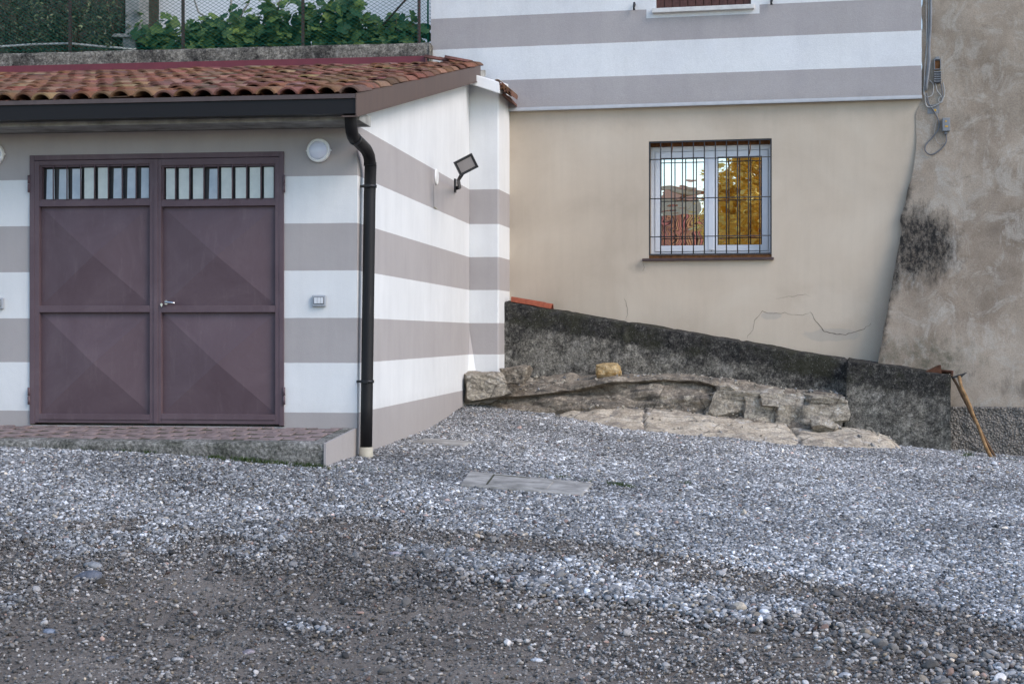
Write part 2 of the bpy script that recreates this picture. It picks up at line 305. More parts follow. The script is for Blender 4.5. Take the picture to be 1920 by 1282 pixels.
# ------------------------------------------------------------------ mesh helpers
class MB:
    def __init__(s): s.v = []; s.f = []; s.mi = []; s.sm = []; s.tint = []; s.cur = 0; s.smooth = False; s.tc = (1, 1, 1)
    def V(s, p): s.v.append(tuple(p)); s.tint.append(s.tc); return len(s.v)-1
    def Fc(s, ids, sm=None): s.f.append(tuple(ids)); s.mi.append(s.cur); s.sm.append(s.smooth if sm is None else sm)
    def box(s, x0, x1, y0, y1, z0, z1):
        return s.hexa([(x0, y0, z0), (x1, y0, z0), (x1, y1, z0), (x0, y1, z0), (x0, y0, z1), (x1, y0, z1), (x1, y1, z1), (x0, y1, z1)])
    def hexa(s, P):
        i = [s.V(p) for p in P]
        for q in ((0, 3, 2, 1), (4, 5, 6, 7), (0, 1, 5, 4), (1, 2, 6, 5), (2, 3, 7, 6), (3, 0, 4, 7)): s.Fc([i[k] for k in q], False)
    def prism(s, poly, a, b, f):
        """poly of 2-D points; f(p, t) -> 3-D; extruded from t=a to t=b"""
        A = [s.V(f(p, a)) for p in poly]; B = [s.V(f(p, b)) for p in poly]; n = len(poly)
        s.Fc(A[::-1], False); s.Fc(B, False)
        for k in range(n): s.Fc((A[k], A[(k+1) % n], B[(k+1) % n], B[k]))
    def tube(s, pts, r, seg=8, cap=True):
        pts = [Vector(p) for p in pts]; n = len(pts); rs = r if isinstance(r, (list, tuple)) else [r]*n
        up = None; rings = []
        for k in range(n):
            t = (pts[min(k+1, n-1)]-pts[max(k-1, 0)]).normalized()
            if up is None: up = Vector((0, 0, 1)) if abs(t.z) < .9 else Vector((1, 0, 0))
            a = (up - t*up.dot(t))
            if a.length < 1e-4: a = t.orthogonal()
            a.normalize(); b = t.cross(a); up = a
            rings.append([s.V(pts[k]+(a*math.cos(2*PI*j/seg)+b*math.sin(2*PI*j/seg))*rs[k]) for j in range(seg)])
        for k in range(n-1):
            for j in range(seg): s.Fc((rings[k][j], rings[k][(j+1) % seg], rings[k+1][(j+1) % seg], rings[k+1][j]), seg > 4)
        if cap: s.Fc(rings[0][::-1], False); s.Fc(rings[-1], False)
    def lathe(s, prof, f, seg=28):
        """prof (r, h); f(x, y, h) -> 3-D"""
        rings = [[s.V(f(r*math.cos(2*PI*j/seg), r*math.sin(2*PI*j/seg), h)) for j in range(seg)] for r, h in prof]
        for k in range(len(prof)-1):
            for j in range(seg): s.Fc((rings[k][j], rings[k][(j+1) % seg], rings[k+1][(j+1) % seg], rings[k+1][j]), True)
        s.Fc(rings[0][::-1]); s.Fc(rings[-1])
    def grid(s, fn, nu, nv, sm=True):
        ids = [[s.V(fn(i/nu, j/nv)) for j in range(nv+1)] for i in range(nu+1)]
        for i in range(nu):
            for j in range(nv): s.Fc((ids[i][j], ids[i+1][j], ids[i+1][j+1], ids[i][j+1]), sm)
        return ids
    def ribbon(s, pts, wd, nrm):
        nrm = Vector(nrm); pts = [Vector(p) for p in pts]; L = []
        for k, p in enumerate(pts):
            t = (pts[min(k+1, len(pts)-1)]-pts[max(k-1, 0)]).normalized(); a = t.cross(nrm).normalized()
            ww = wd[k] if isinstance(wd, list) else wd
            L.append((s.V(p+a*ww/2), s.V(p-a*ww/2), s.V(p+a*ww/2-nrm*.006), s.V(p-a*ww/2-nrm*.006)))
        for k in range(len(L)-1):
            s.Fc((L[k][0], L[k][1], L[k+1][1], L[k+1][0]), False)
            s.Fc((L[k][0], L[k+1][0], L[k+1][2], L[k][2]), False); s.Fc((L[k][1], L[k][3], L[k+1][3], L[k+1][1]), False)
    def build(s, name, mats, parent=None, bevel=0, recalc=True, seg=2):
        me = bpy.data.meshes.new(name); me.from_pydata(s.v, [], s.f)
        for x in (mats if isinstance(mats, (list, tuple)) else [mats]): me.materials.append(x)
        me.polygons.foreach_set('material_index', s.mi); me.polygons.foreach_set('use_smooth', s.sm)
        a = me.color_attributes.new('tint', 'FLOAT_COLOR', 'POINT')
        a.data.foreach_set('color', np.array([(*t, 1) for t in s.tint], dtype=np.float32).ravel())
        if recalc:
            bm = bmesh.new(); bm.from_mesh(me); bmesh.ops.recalc_face_normals(bm, faces=bm.faces)
            if bevel:
                es = [e for e in bm.edges if len(e.link_faces) == 2 and e.calc_face_angle(0) > R(25)]
                bmesh.ops.bevel(bm, geom=es, offset=bevel, segments=seg, affect='EDGES', profile=.6, clamp_overlap=True)
            bm.to_mesh(me); bm.free()
        me.update(); o = bpy.data.objects.new(name, me); COL.objects.link(o)
        if parent is not None: o.parent = parent
        return o
def tag(o, label=None, cat=None, group=None, kind=None):
    for k, v in (('label', label), ('category', cat), ('group', group), ('kind', kind)):
        if v: o[k] = v
    return o
def empty(name, loc, rz, label, cat, group=None):
    o = bpy.data.objects.new(name, None); COL.objects.link(o); o.location = loc; o.rotation_euler = (0, 0, rz); o.empty_display_size = .2
    return tag(o, label, cat, group)

class Frame:
    def __init__(s, o, ang): s.o = Vector(o); s.c = math.cos(ang); s.s = math.sin(ang); s.ang = ang
    def loc(s, p):
        d = Vector(p)-s.o; return Vector((d.x*s.c+d.y*s.s, -d.x*s.s+d.y*s.c, d.z))
    def wor(s, p): return Vector((p[0]*s.c-p[1]*s.s, p[0]*s.s+p[1]*s.c, p[2]))+s.o
    def hit(s, u, v, axis, val):
        """local point where the sight line of photo pixel (u, v) meets local axis = val"""
        d = Vector(((u-U0)/F, 1, (V0-v)/F)); a = s.loc((0, 0, 0)); b = s.loc(d)-a
        return a + b*((val-a[axis])/b[axis])
def P(u, v, Z): return Vector(((u-U0)/F*Z, Z, (V0-v)/F*Z))
G = Frame((-1.325, 13.4, 0), -math.atan(.1357))
H = Frame((0, 20, 0), -math.atan(.217))

# ------------------------------------------------------------------ ground height field
cp = []
for u, v, Z in ((-60, 836, 12.9), (0, 838, 12.8), (300, 850, 12.6), (612, 876, 12.36), (672, 858, 13.4), (705, 846, 14.0), (820, 797, 17.14), (870, 760, 18.9),
                (1000, 778, 18.95), (1068, 786, 18.3), (1165, 808, 17.8), (1240, 816, 17.5), (1368, 823, 17.4), (1460, 837, 17.3), (1684, 844, 17.6), (1783, 851, 17.9), (1860, 858, 17.9), (1930, 863, 18.0),
                (985, 908, 12.2), (870, 895, 12.3), (1100, 918, 12.1), (0, 960, 9.9), (960, 1000, 9.8), (1900, 1010, 10.6), (0, 1282, 6.3), (960, 1282, 6.3), (1920, 1282, 6.4), (1500, 900, 14.0), (1900, 900, 15.2), (700, 930, 11.2)):
    cp.append(P(u, v, Z))
for x, y, zz in ((-3, 2, -1.5), (3, 2, -1.55), (-6, 8, -1.2), (7, 8, -1.5), (7.5, 17, -1.5), (-7, 13, -.88), (-3, 20, -.8), (1, 21, -.9), (6, 21, -1.4)): cp.append(Vector((x, y, zz)))
A = np.array([[p.x, p.y] for p in cp]); hz = np.array([p.z for p in cp]); n = len(cp)
def tps(r): return np.where(r > 1e-9, r*r*np.log(np.maximum(r, 1e-9)), 0)
K = tps(np.linalg.norm(A[:, None]-A[None], axis=2)) + np.eye(n)*.6
Q = np.c_[np.ones(n), A]; S = np.block([[K, Q], [Q.T, np.zeros((3, 3))]])
W = np.linalg.solve(S, np.r_[hz, 0, 0, 0])
def gz(x, y):
    x = np.clip(np.atleast_1d(np.asarray(x, float)), -7.5, 8); y = np.clip(np.atleast_1d(np.asarray(y, float)), 1.5, 21)
    r = np.sqrt((x[..., None]-A[:, 0])**2+(y[..., None]-A[:, 1])**2)
    return tps(r) @ W[:n] + W[n] + W[n+1]*x + W[n+2]*y
def gz1(x, y): return float(gz(x, y)[0])
def on_ground(u, v):
    lo, hi = 4.0, 20.0
    for _ in range(40):
        mid = (lo+hi)/2; p = P(u, v, mid)
        if p.z > gz1(p.x, p.y): lo = mid
        else: hi = mid
    return P(u, v, lo)
xs = np.r_[-300, -120, -50, -20, -12, np.arange(-8, 8.6, .08), 12, 20, 50, 120, 300]
ys = np.r_[-300, -120, -50, -20, -8, -2, np.arange(2, 21.2, .08), 26, 50, 120, 300]
gx, gy = np.meshgrid(xs, ys, indexing='ij'); g = gz(gx.ravel(), gy.ravel())
wob = np.array([mn.fractal(Vector((x*1.3, y*1.3, 3)), 1, 2, 4) for x, y in zip(gx.ravel(), gy.ravel())])*.012
gm = bpy.data.meshes.new('ground'); nx, ny = gx.shape
idx = np.arange(nx*ny).reshape(nx, ny)
gm.from_pydata(np.c_[gx.ravel(), gy.ravel(), g+wob].tolist(), [], np.stack([idx[:-1, :-1], idx[1:, :-1], idx[1:, 1:], idx[:-1, 1:]], -1).reshape(-1, 4).tolist())
gm.materials.append(M['dirt']); gm.polygons.foreach_set('use_smooth', [True]*len(gm.polygons))
ground = bpy.data.objects.new('ground', gm); COL.objects.link(ground)
tag(ground, 'brown grey compacted dirt of the yard', 'ground', kind='structure')

# ------------------------------------------------------------------ gravel (uncountable: one object, instanced pebbles)
def seg_d(px, py, pts):
    d = np.full(px.shape, 1e9)
    for (x0, y0), (x1, y1) in zip(pts[:-1], pts[1:]):
        t = np.clip(((px-x0)*(x1-x0)+(py-y0)*(y1-y0))/((x1-x0)**2+(y1-y0)**2), 0, 1)
        d = np.minimum(d, np.hypot(px-x0-t*(x1-x0), (py-y0-t*(y1-y0))))
    return d
def ground_xy(pts): return [tuple(on_ground(u, v)[:2]) for u, v in pts]
edge = ground_xy([(-300, 1035), (0, 1030), (300, 1040), (560, 1030), (760, 1062), (1000, 1112), (1250, 1142), (1500, 1190), (1700, 1240), (1900, 1290)])
trackA = ground_xy([(640, 985), (850, 1010), (1100, 1035), (1350, 1078), (1600, 1125), (1850, 1190), (2100, 1260)])
trackB = ground_xy([(330, 905), (450, 925), (600, 935), (800, 960)])
bank = ground_xy([(900, 1085), (1000, 1105), (1250, 1135), (1500, 1180), (1750, 1235), (1950, 1280)])
ex = np.array(edge)
def cover(x, y):
    lim = np.interp(x, ex[:, 0], ex[:, 1]); s = (y-lim)
    nz = np.array([mn.fractal(Vector((a*.9, b*.9, 9)), 1, 2, 4) for a, b in zip(x, y)])
    nz2 = np.array([mn.fractal(Vector((a*3.1, b*3.1, 19)), 1, 2, 3) for a, b in zip(x, y)])
    c = np.clip(.52+s*.5+nz*.62+nz2*.25, 0, 1)*.95
    c = np.maximum(c, .07+.60*np.clip(nz*1.1+.04+nz2*.6, 0, 1))
    c -= .68*np.exp(-(seg_d(x, y, trackA)/.33)**2)*np.clip(1+nz*.8, .2, 1.3)
    c -= .40*np.exp(-(seg_d(x, y, trackB)/.45)**2)
    c = np.maximum(c, .92*np.exp(-(seg_d(x, y, bank)/.15)**2)*np.clip(.75+nz*.9, 0, 1))
    return np.clip(c, .07, 1)
SLAB = []     # filled with the outline of the pale rock slab and covers: no gravel there
def inside(x, y, poly):
    r = np.zeros(x.shape, bool); k = len(poly)
    for i in range(k):
        x0, y0 = poly[i]; x1, y1 = poly[(i+1) % k]
        c = ((y0 > y) != (y1 > y)) & (x < (x1-x0)*(y-y0)/((y1-y0) if y1 != y0 else 1e-9)+x0); r ^= c
    return r
def build_gravel():
    N = 1250000
    y = 5.6+np.random.rand(N)*13.8; x = (np.random.rand(N)-.5)*16.0
    keep = (np.abs(x) < (y*.345+1.6))
    gl = np.c_[(x+1.325), (y-13.4)]; lx = gl[:, 0]*G.c+gl[:, 1]*G.s; ly = -gl[:, 0]*G.s+gl[:, 1]*G.c
    keep &= ~((lx < 0.0) & (ly > -1.07)); keep &= ~((lx < .36) & (ly > 5.95))
    hl = np.c_[x, y-20]; hy = -hl[:, 0]*H.s+hl[:, 1]*H.c
    keep &= hy < -.3
    dens = np.array([mn.fractal(Vector((a*2.2, b*2.2, 31)), 1, 2, 3) for a, b in zip(x[::1], y[::1])]) if False else 0
    for poly in SLAB: keep &= ~(inside(x, y, poly) & (np.random.rand(len(x)) > np.where(np.sin(x*5.1+np.sin(y*7))*np.sin(y*6.3+x*2) > .30, .30, .03)))
    x, y = x[keep], y[keep]; c = cover(x, y)
    k = np.random.rand(len(x)) < c; x, y, c = x[k], y[k], c[k]; n = len(x)
    big = np.random.rand(n)
    r = np.exp(np.random.normal(0, .30, n))*.0076
    r = np.where(big > .992, r*1.8, r); r = np.where((c < .6) & (big < .6), r*.72, r)
    r *= 1+.45*np.exp(-(seg_d(x, y, bank)/.25)**2)
    zz = gz(x, y)+np.random.rand(n)*.007+r*.25+.004
    zz += .022*np.exp(-(seg_d(x, y, bank)/.25)**2)*np.random.rand(n)
    # fines: grit pressed into the bare dirt
    nf_ = 120000; yf = 5.6+np.random.rand(nf_)**1.5*9; xf = (np.random.rand(nf_)-.5)*10
    kf = (np.abs(xf) < yf*.345+1.4); glf = np.c_[(xf+1.325), (yf-13.4)]
    kf &= ~((glf[:, 0]*G.c+glf[:, 1]*G.s < 0.05) & (-glf[:, 0]*G.s+glf[:, 1]*G.c > -1.1)); xf, yf = xf[kf], yf[kf]
    cf = cover(xf, yf); kf = np.random.rand(len(xf)) < np.clip(1.05-cf, 0, 1); xf, yf, cf = xf[kf], yf[kf], cf[kf]
    rf = np.exp(np.random.normal(0, .3, len(xf)))*.0042; zf_ = gz(xf, yf)+rf*.2+.004
    x = np.r_[x, xf]; y = np.r_[y, yf]; c = np.r_[c, cf]; r = np.r_[r, rf]; zz = np.r_[zz, zf_]; n = len(x)
    me = bpy.data.meshes.new('gravel'); me.vertices.add(n)
    me.vertices.foreach_set('co', np.c_[x, y, zz].astype(np.float32).ravel())
    sc = np.c_[r*(1+.45*np.random.rand(n)), r*(.8+.3*np.random.rand(n)), r*(.5+.35*np.random.rand(n))]
    rot = np.c_[np.random.normal(0, .35, n), np.random.normal(0, .35, n), np.random.rand(n)*6.283]
    base = np.exp(np.random.normal(math.log(.235), .62, n)).clip(.07, .78)
    col = base[:, None]*np.array([.99, 1.0, 1.02])[None]
    t = np.random.rand(n)
    col = np.where((t < .07)[:, None], base[:, None]*np.array([1.12, .98, .80]), col)
    col = np.where((t > .985)[:, None], base[:, None]*np.array([1.1, .80, .70]), col)
    col = np.where(((t > .07) & (t < .35))[:, None], base[:, None]*np.array([1.0, .985, .97]), col)
    side_ = np.clip((x+1.5)/4.5, 0, 1); lf_ = np.array([mn.fractal(Vector((a*.6, b*.6, 55)), 1, 2, 4) for a, b in zip(x, y)])
    col = col*((.80+.26*side_)*np.clip(1+lf_*.45, .6, 1.4))[:, None]
    dusty = (c < .55)[:, None]; col = np.where(dusty, col*.80*np.array([1.03, .97, .91]), col)
    def at(nm, ty, data): me.attributes.new(nm, ty, 'POINT').data.foreach_set('vector' if ty == 'FLOAT_VECTOR' else 'color', data.astype(np.float32).ravel())
    at('psc', 'FLOAT_VECTOR', sc); at('prot', 'FLOAT_VECTOR', rot); at('pcol', 'FLOAT_COLOR', np.c_[col, np.ones(n)])
    o = bpy.data.objects.new('gravel', me); COL.objects.link(o); me.materials.append(M['pebble'])
    tag(o, 'loose grey river gravel spread over the yard', 'gravel', kind='stuff')
    ng = bpy.data.node_groups.new('gravel_nodes', 'GeometryNodeTree')
    ng.interface.new_socket('Geometry', in_out='INPUT', socket_type='NodeSocketGeometry'); ng.interface.new_socket('Geometry', in_out='OUTPUT', socket_type='NodeSocketGeometry')
    N_ = ng.nodes; L_ = ng.links.new; gi = N_.new('NodeGroupInput'); go = N_.new('NodeGroupOutput')
    g2i = N_.new('GeometryNodeGeometryToInstance')
    for k in range(7):
        ico = N_.new('GeometryNodeMeshIcoSphere'); ico.inputs['Radius'].default_value = 1; ico.inputs['Subdivisions'].default_value = 3
        sp = N_.new('GeometryNodeSetPosition'); nz = N_.new('ShaderNodeTexNoise'); nz.noise_dimensions = '4D'
        nz.inputs['W'].default_value = k*3.7; nz.inputs['Scale'].default_value = .75; nz.inputs['Detail'].default_value = 1.5
        pos = N_.new('GeometryNodeInputPosition'); L_(pos.outputs[0], nz.inputs['Vector'])
        sub = N_.new('ShaderNodeVectorMath'); sub.operation = 'SUBTRACT'; sub.inputs[1].default_value = (.5, .5, .5); L_(nz.outputs['Color'], sub.inputs[0])
        mul = N_.new('ShaderNodeVectorMath'); mul.operation = 'SCALE'; mul.inputs['Scale'].default_value = 1.25; L_(sub.outputs[0], mul.inputs[0])
        L_(ico.outputs[0], sp.inputs['Geometry']); L_(mul.outputs[0], sp.inputs['Offset'])
        sm = N_.new('GeometryNodeSetMaterial'); sm.inputs['Material'].default_value = M['pebble']; L_(sp.outputs[0], sm.inputs[0])
        ss = N_.new('GeometryNodeSetShadeSmooth'); L_(sm.outputs[0], ss.inputs[0]); L_(ss.outputs[0], g2i.inputs[0])
    iop = N_.new('GeometryNodeInstanceOnPoints'); iop.inputs['Pick Instance'].default_value = True
    L_(gi.outputs[0], iop.inputs['Points']); L_(g2i.outputs[0], iop.inputs['Instance'])
    for nm, inp, ty in (('psc', 'Scale', 'FLOAT_VECTOR'), ('prot', 'Rotation', 'FLOAT_VECTOR')):
        na = N_.new('GeometryNodeInputNamedAttribute'); na.data_type = ty; na.inputs[0].default_value = nm
        if inp == 'Rotation':
            e2r = N_.new('FunctionNodeEulerToRotation'); L_(na.outputs[0], e2r.inputs[0]); L_(e2r.outputs[0], iop.inputs['Rotation'])
        else: L_(na.outputs[0], iop.inputs[inp])
    L_(iop.outputs[0], go.inputs[0])
    md = o.modifiers.new('gravel', 'NODES'); md.node_group = ng
    return o

# ------------------------------------------------------------------ garage
gar = empty('garage_building', G.o, G.ang, 'low garage painted in white and taupe stripes with a red tiled roof and maroon doors', 'garage')
gl_ = lambda u, v, y: G.hit(u, v, 1, y)
gs_ = lambda u, v, x: G.hit(u, v, 0, x)
XL = -7.0
dxl, dxr = gl_(57, 540, 0).x, gl_(533, 540, 0).x
dzt, dzb = gl_(300, 288, 0).z, gl_(300, 796, 0).z
SLOPE = .205
def zroof(y): return 1.80+SLOPE*(y+.54)          # underside of the roof deck / bottom of the rake trim
w_ = MB()
w_.box(XL, dxl, 0, .3, -1.4, 1.775); w_.box(dxr, -.001, 0, .3, -1.4, 1.775); w_.box(dxl, dxr, 0, .3, dzt, 1.775); w_.box(dxl, dxr, 0, .3, -1.4, dzb-.01)
w_.box(XL, -.3, .3, 6.4, 1.5, 1.77)
# side wall, rounded end and flared foot
w_.prism([(0.003, -1.5), (0.003, zroof(0)-.02), (5.951, zroof(5.95)-.02), (5.951, -1.5)], -.3, 0, lambda p, t: (t, p[0], p[1]))
# pier behind: front face, flank to the house, leaning foot
px1 = .365
def pier(i, j):
    z = -1.1+j*4.25; fl = max(0, (-.15-z))*.12
    pts = [(0, 5.955-fl*.2), (px1-.015, 5.95), (px1, 5.965), (px1+.03, 6.75)]
    return pts[i], z
ids = []
for i in range(4):
    col = []
    for j in range(13):
        (a, b), z = pier(i, j/12); col.append(w_.V((a, b, z)))
    ids.append(col)
for i in range(3):
    for j in range(12): w_.Fc((ids[i][j], ids[i+1][j], ids[i+1][j+1], ids[i][j+1]), False)
w_.Fc((ids[0][12], ids[1][12], ids[2][12], ids[3][12]))
# slanted fillet at the inner corner of the pier foot
q = [(.001, 5.70, -1.0), (.17, 5.945, -1.0), (.0015, 5.945, -1.0), (.0015, 5.944, .06)]
i0 = [w_.V(p) for p in q]
for f in ((0, 1, 2), (0, 1, 3), (1, 2, 3), (0, 2, 3)): w_.Fc([i0[k] for k in f])
# low painted end kerb of the step
e1 = gs_(612, 830, -.002); 
w_.hexa([(-.022, -1.05, -1.35), (-.003, -1.05, -1.35), (-.003, -.003, -1.35), (-.022, -.003, -1.35), (-.022, -1.05, -.853), (-.003, -1.05, -.853), (-.003, -.003, -.795), (-.022, -.003, -.795)])
wall = w_.build('wall', M['garage_paint'], gar)
b_ = MB()
b_.hexa([(.003, 5.62, 3.06), (.41, 5.72, 2.93), (.41, 6.5, 3.02), (.003, 6.5, 3.12), (.003, 5.62, 3.19), (.41, 5.72, 3.07), (.41, 6.5, 3.17), (.003, 6.5, 3.26)])
b_.build('cap_beam', M['garage_paint'], gar, .012)
b_ = MB(); b_.box(XL, .12, -.42, -.001, 1.777, 1.86); b_.build('eave_slab', M['eave'], gar, .006)
# gutter with lip
gt = MB(); gt.cur = 0
x1 = .125
gt.prism([(-.45, 1.812), (-.585, 1.812), (-.585, 1.935), (-.578, 1.935), (-.578, 1.82), (-.45, 1.82)], XL, x1, lambda p, t: (t, p[0], p[1]))
gt.cur = 1; gt.prism([(-.60, 1.936), (-.60, 1.972), (-.45, 1.99), (-.45, 1.98), (-.592, 1.962), (-.592, 1.936)], XL, x1, lambda p, t: (t, p[0], p[1]))
gt.build('gutter', [M['gutter'], M['lip']], gar)
gc = MB(); gc.box(x1-.004, x1+.002, -.588, -.45, 1.811, 1.936); gc.build('gutter_end', M['gutter'], gar)
# rake trim
rk = MB()
for (a, bb, h) in ((0, .008, .165),):
    rk.prism([(-.60, zroof(-.60)-.005), (-.60, 1.975), (5.98, zroof(5.98)+.185), (5.98, zroof(5.98)-.005)], .128, .136, lambda p, t: (t, p[0], p[1]))
rk.prism([(-.60, zroof(-.60)-.006), (-.60, zroof(-.60)+.004), (5.98, zroof(5.98)+.004), (5.98, zroof(5.98)-.006)], .01, .146, lambda p, t: (t, p[0], p[1]))
rk.build('rake_trim', M['rake'], gar)
# deck
ztile = lambda y: 1.945+SLOPE*(y+.54)
dk = MB(); dk.prism([(-.5, ztile(-.5)-.11), (-.5, ztile(-.5)-.03), (6.45, ztile(6.45)-.03), (6.45, ztile(6.45)-.11)], XL, .125, lambda p, t: (t, p[0], p[1]))
roof = dk.build('roof_deck', M['eave'], gar)
# barrel tiles
TC = [(.175, .080, .052), (.20, .090, .058), (.155, .074, .050), (.21, .115, .075), (.19, .098, .064), (.12, .064, .046), (.165, .084, .058), (.25, .155, .10), (.18, .085, .055), (.17, .08, .055)]
def tile(mb, base, ax, ac, up, L_, r0, r1, th, flip=False, arc=150, segs=8):
    """half barrel along ax; ac across, up normal"""
    mb.tc = tuple(c*random.uniform(.82, 1.15) for c in random.choice(TC)); mb.smooth = True
    rings = []
    for (t, r) in ((0, r0), (.5, (r0+r1)/2), (1, r1)):
        for dr in (0, -th):
            row = []
            for k in range(segs+1):
                a = R(-arc/2+arc*k/segs); rr = r+dr
                h = rr*math.cos(a)-r*math.cos(R(arc/2)); x = rr*math.sin(a)
                if flip: h = -h
                row.append(mb.V(base+ax*(t*L_)+ac*x+up*h))
            rings.append(row)
    o0, i0, o1, i1, o2, i2 = rings
    for A_, B_ in ((o0, o1), (o1, o2), (i1, i0), (i2, i1)):
        for k in range(segs): mb.Fc((A_[k], A_[k+1], B_[k+1], B_[k]), True)
    for k in range(segs): mb.Fc((o0[k+1], o0[k], i0[k], i0[k+1]), False)
    for (A_, B_, C_, D_) in ((o0, i0, i1, o1), (o1, i1, i2, o2)):
        mb.Fc((A_[0], B_[0], C_[0], D_[0]), False); mb.Fc((A_[-1], D_[-1], C_[-1], B_[-1]), False)
tl = MB(); axv = Vector((0, 1, SLOPE)).normalized(); upv = Vector((0, -SLOPE, 1)).normalized(); acv = Vector((1, 0, 0))
pitch = .176; expo = .425; ncol = int((0.09-XL)/pitch); rows = 17
for c_ in range(ncol):
    xc = .055-c_*pitch
    for r_ in range(rows):
        y = -.56+r_*expo
        if y > 6.2: break
        ln = min(.53, 6.42-y)
        bz = ztile(y)
        # pan
        p = Vector((xc-pitch/2+random.gauss(0, .004), y+random.gauss(0, .012)+.03, bz+.040))
        tile(tl, p, axv, acv, upv, ln, .078, .088, .012, True, 140, 6)
        # cover
        j = random.gauss(0, .008); tw = random.gauss(0, .014)
        ax2 = (axv+acv*tw+upv*(-.028+random.gauss(0, .006))).normalized()
        p = Vector((xc+j, y+random.gauss(0, .017), bz+.052+random.gauss(0, .004)))
        tile(tl, p, ax2, acv, upv, ln, .101, .088, .015, False, 124, 8)
tl.build('roof_tiles', M['tile'], gar, recalc=False)
fl = MB(); fl.prism([(6.36, ztile(6.36)+.05), (6.33, ztile(6.36)+.055), (6.34, ztile(6.36)+.165), (6.44, ztile(6.4)+.175), (6.44, ztile(6.4)+.05)], XL, gl_(798, 110, 6.36).x, lambda p, t: (t, p[0], p[1]))
fl.build('ridge_flashing', M['flash'], gar, .003)
# verge tiles laid along the top corner, towards the house
rt = MB()
a0 = gl_(797, 101, 6.3); a1 = gl_(893, 118, 6.05)
dirv = (a1-a0).normalized()
for k, (t0, off) in enumerate(((0.0, .0), (.26, .045), (.42, -.05))):
    base = a0+dirv*(t0*(a1-a0).length)+Vector((0, off*1.5, .012*k-.045))
    tile(rt, base, dirv, Vector((0, 1, .1)).normalized(), Vector((0, 0, 1)), .40 if k else .36, .085, .075, .014, False, 110, 6)
rt.build('ridge_tile', M['tile'], gar, recalc=False)
# little tiled coping of the pier
ct = MB()
for k in range(4):
    for q_ in range(2):
        p = G.hit(938+k*6.5+q_*1, 163+k*5.4-q_*3, 1, 6.0+q_*.16)
        tile(ct, p+Vector((0, -.28, -.02)), Vector((.05, 1, .02)).normalized(), Vector((1, 0, -.5)).normalized(), Vector((.4, 0, 1)).normalized(), .42, .056, .05, .013, False, 165, 6)
ct.tc = (.16, .08, .06); ct.smooth = False
ct.hexa([(.36, 5.98, 2.99), (.50, 5.98, 2.90), (.50, 6.7, 2.90), (.36, 6.7, 2.99), (.36, 5.98, 3.02), (.50, 5.98, 2.93), (.50, 6.7, 2.93), (.36, 6.7, 3.02)])
ct.build('coping_tiles', M['tile'], gar, recalc=False)
# downpipe
dp = MB()
pa = gl_(657, 215, -.50); p1 = gl_(659, 245, -.46); p2 = gs_(690, 285, .085); p3 = gs_(694, 305, .085)
p4 = gs_(686.5, 842, .085)
path = [pa+Vector((0, 0, .03)), pa, pa.lerp(p1, .6), p1+Vector((.0, 0, -.0)), p1.lerp(p2, .16)+Vector((-.01, 0, -.02)), p1.lerp(p2, .5)+Vector((0, 0, -.015)), p1.lerp(p2, .88)+Vector((0, 0, .0)), p2+Vector((.004, .02, -.03)), p3+Vector((.002, .01, -.03))]
dpipe_pts = path+[p3.lerp(p4, t) for t in (.12, .3, .5, .7, .85, 1)]
dp.tube(dpipe_pts, .052, 16)
dpipe = dp.build('downpipe', M['gutter'], gar)
cl = MB(); cl.tube([p1.lerp(p2, .22)+Vector((-.005, 0, -.025)), p1.lerp(p2, .27)+Vector((-.005, 0, -.025))], .0555, 16); cl.build('pipe_joint', M['blackmetal'], dpipe)
cl = MB(); cl.tube([p3.lerp(p4, .0), p3.lerp(p4, .012)], .056, 16); cl.build('pipe_joint', M['blackmetal'], dpipe)
for vv in (350, 716):
    t = (vv-305)/(842-305); c = p3.lerp(p4, t); k = MB(); k.tube([c+Vector((0, 0, -.012)), c+Vector((0, 0, .012))], .061, 16)
    k.box(c.x-.09, c.x-.05, c.y-.012, c.y+.012, c.z-.01, c.z+.01); k.box(c.x-.018, c.x+.018, c.y-.085, c.y-.055, c.z-.011, c.z+.011)
    k.build('pipe_bracket', M['blackmetal'], dpipe)
cl = MB(); cl.tube([p4+Vector((0, 0, .02)), p4+Vector((0, 0, -.16))], [.058, .064], 16); cl.build('pipe_shoe', M['cream'], dpipe)

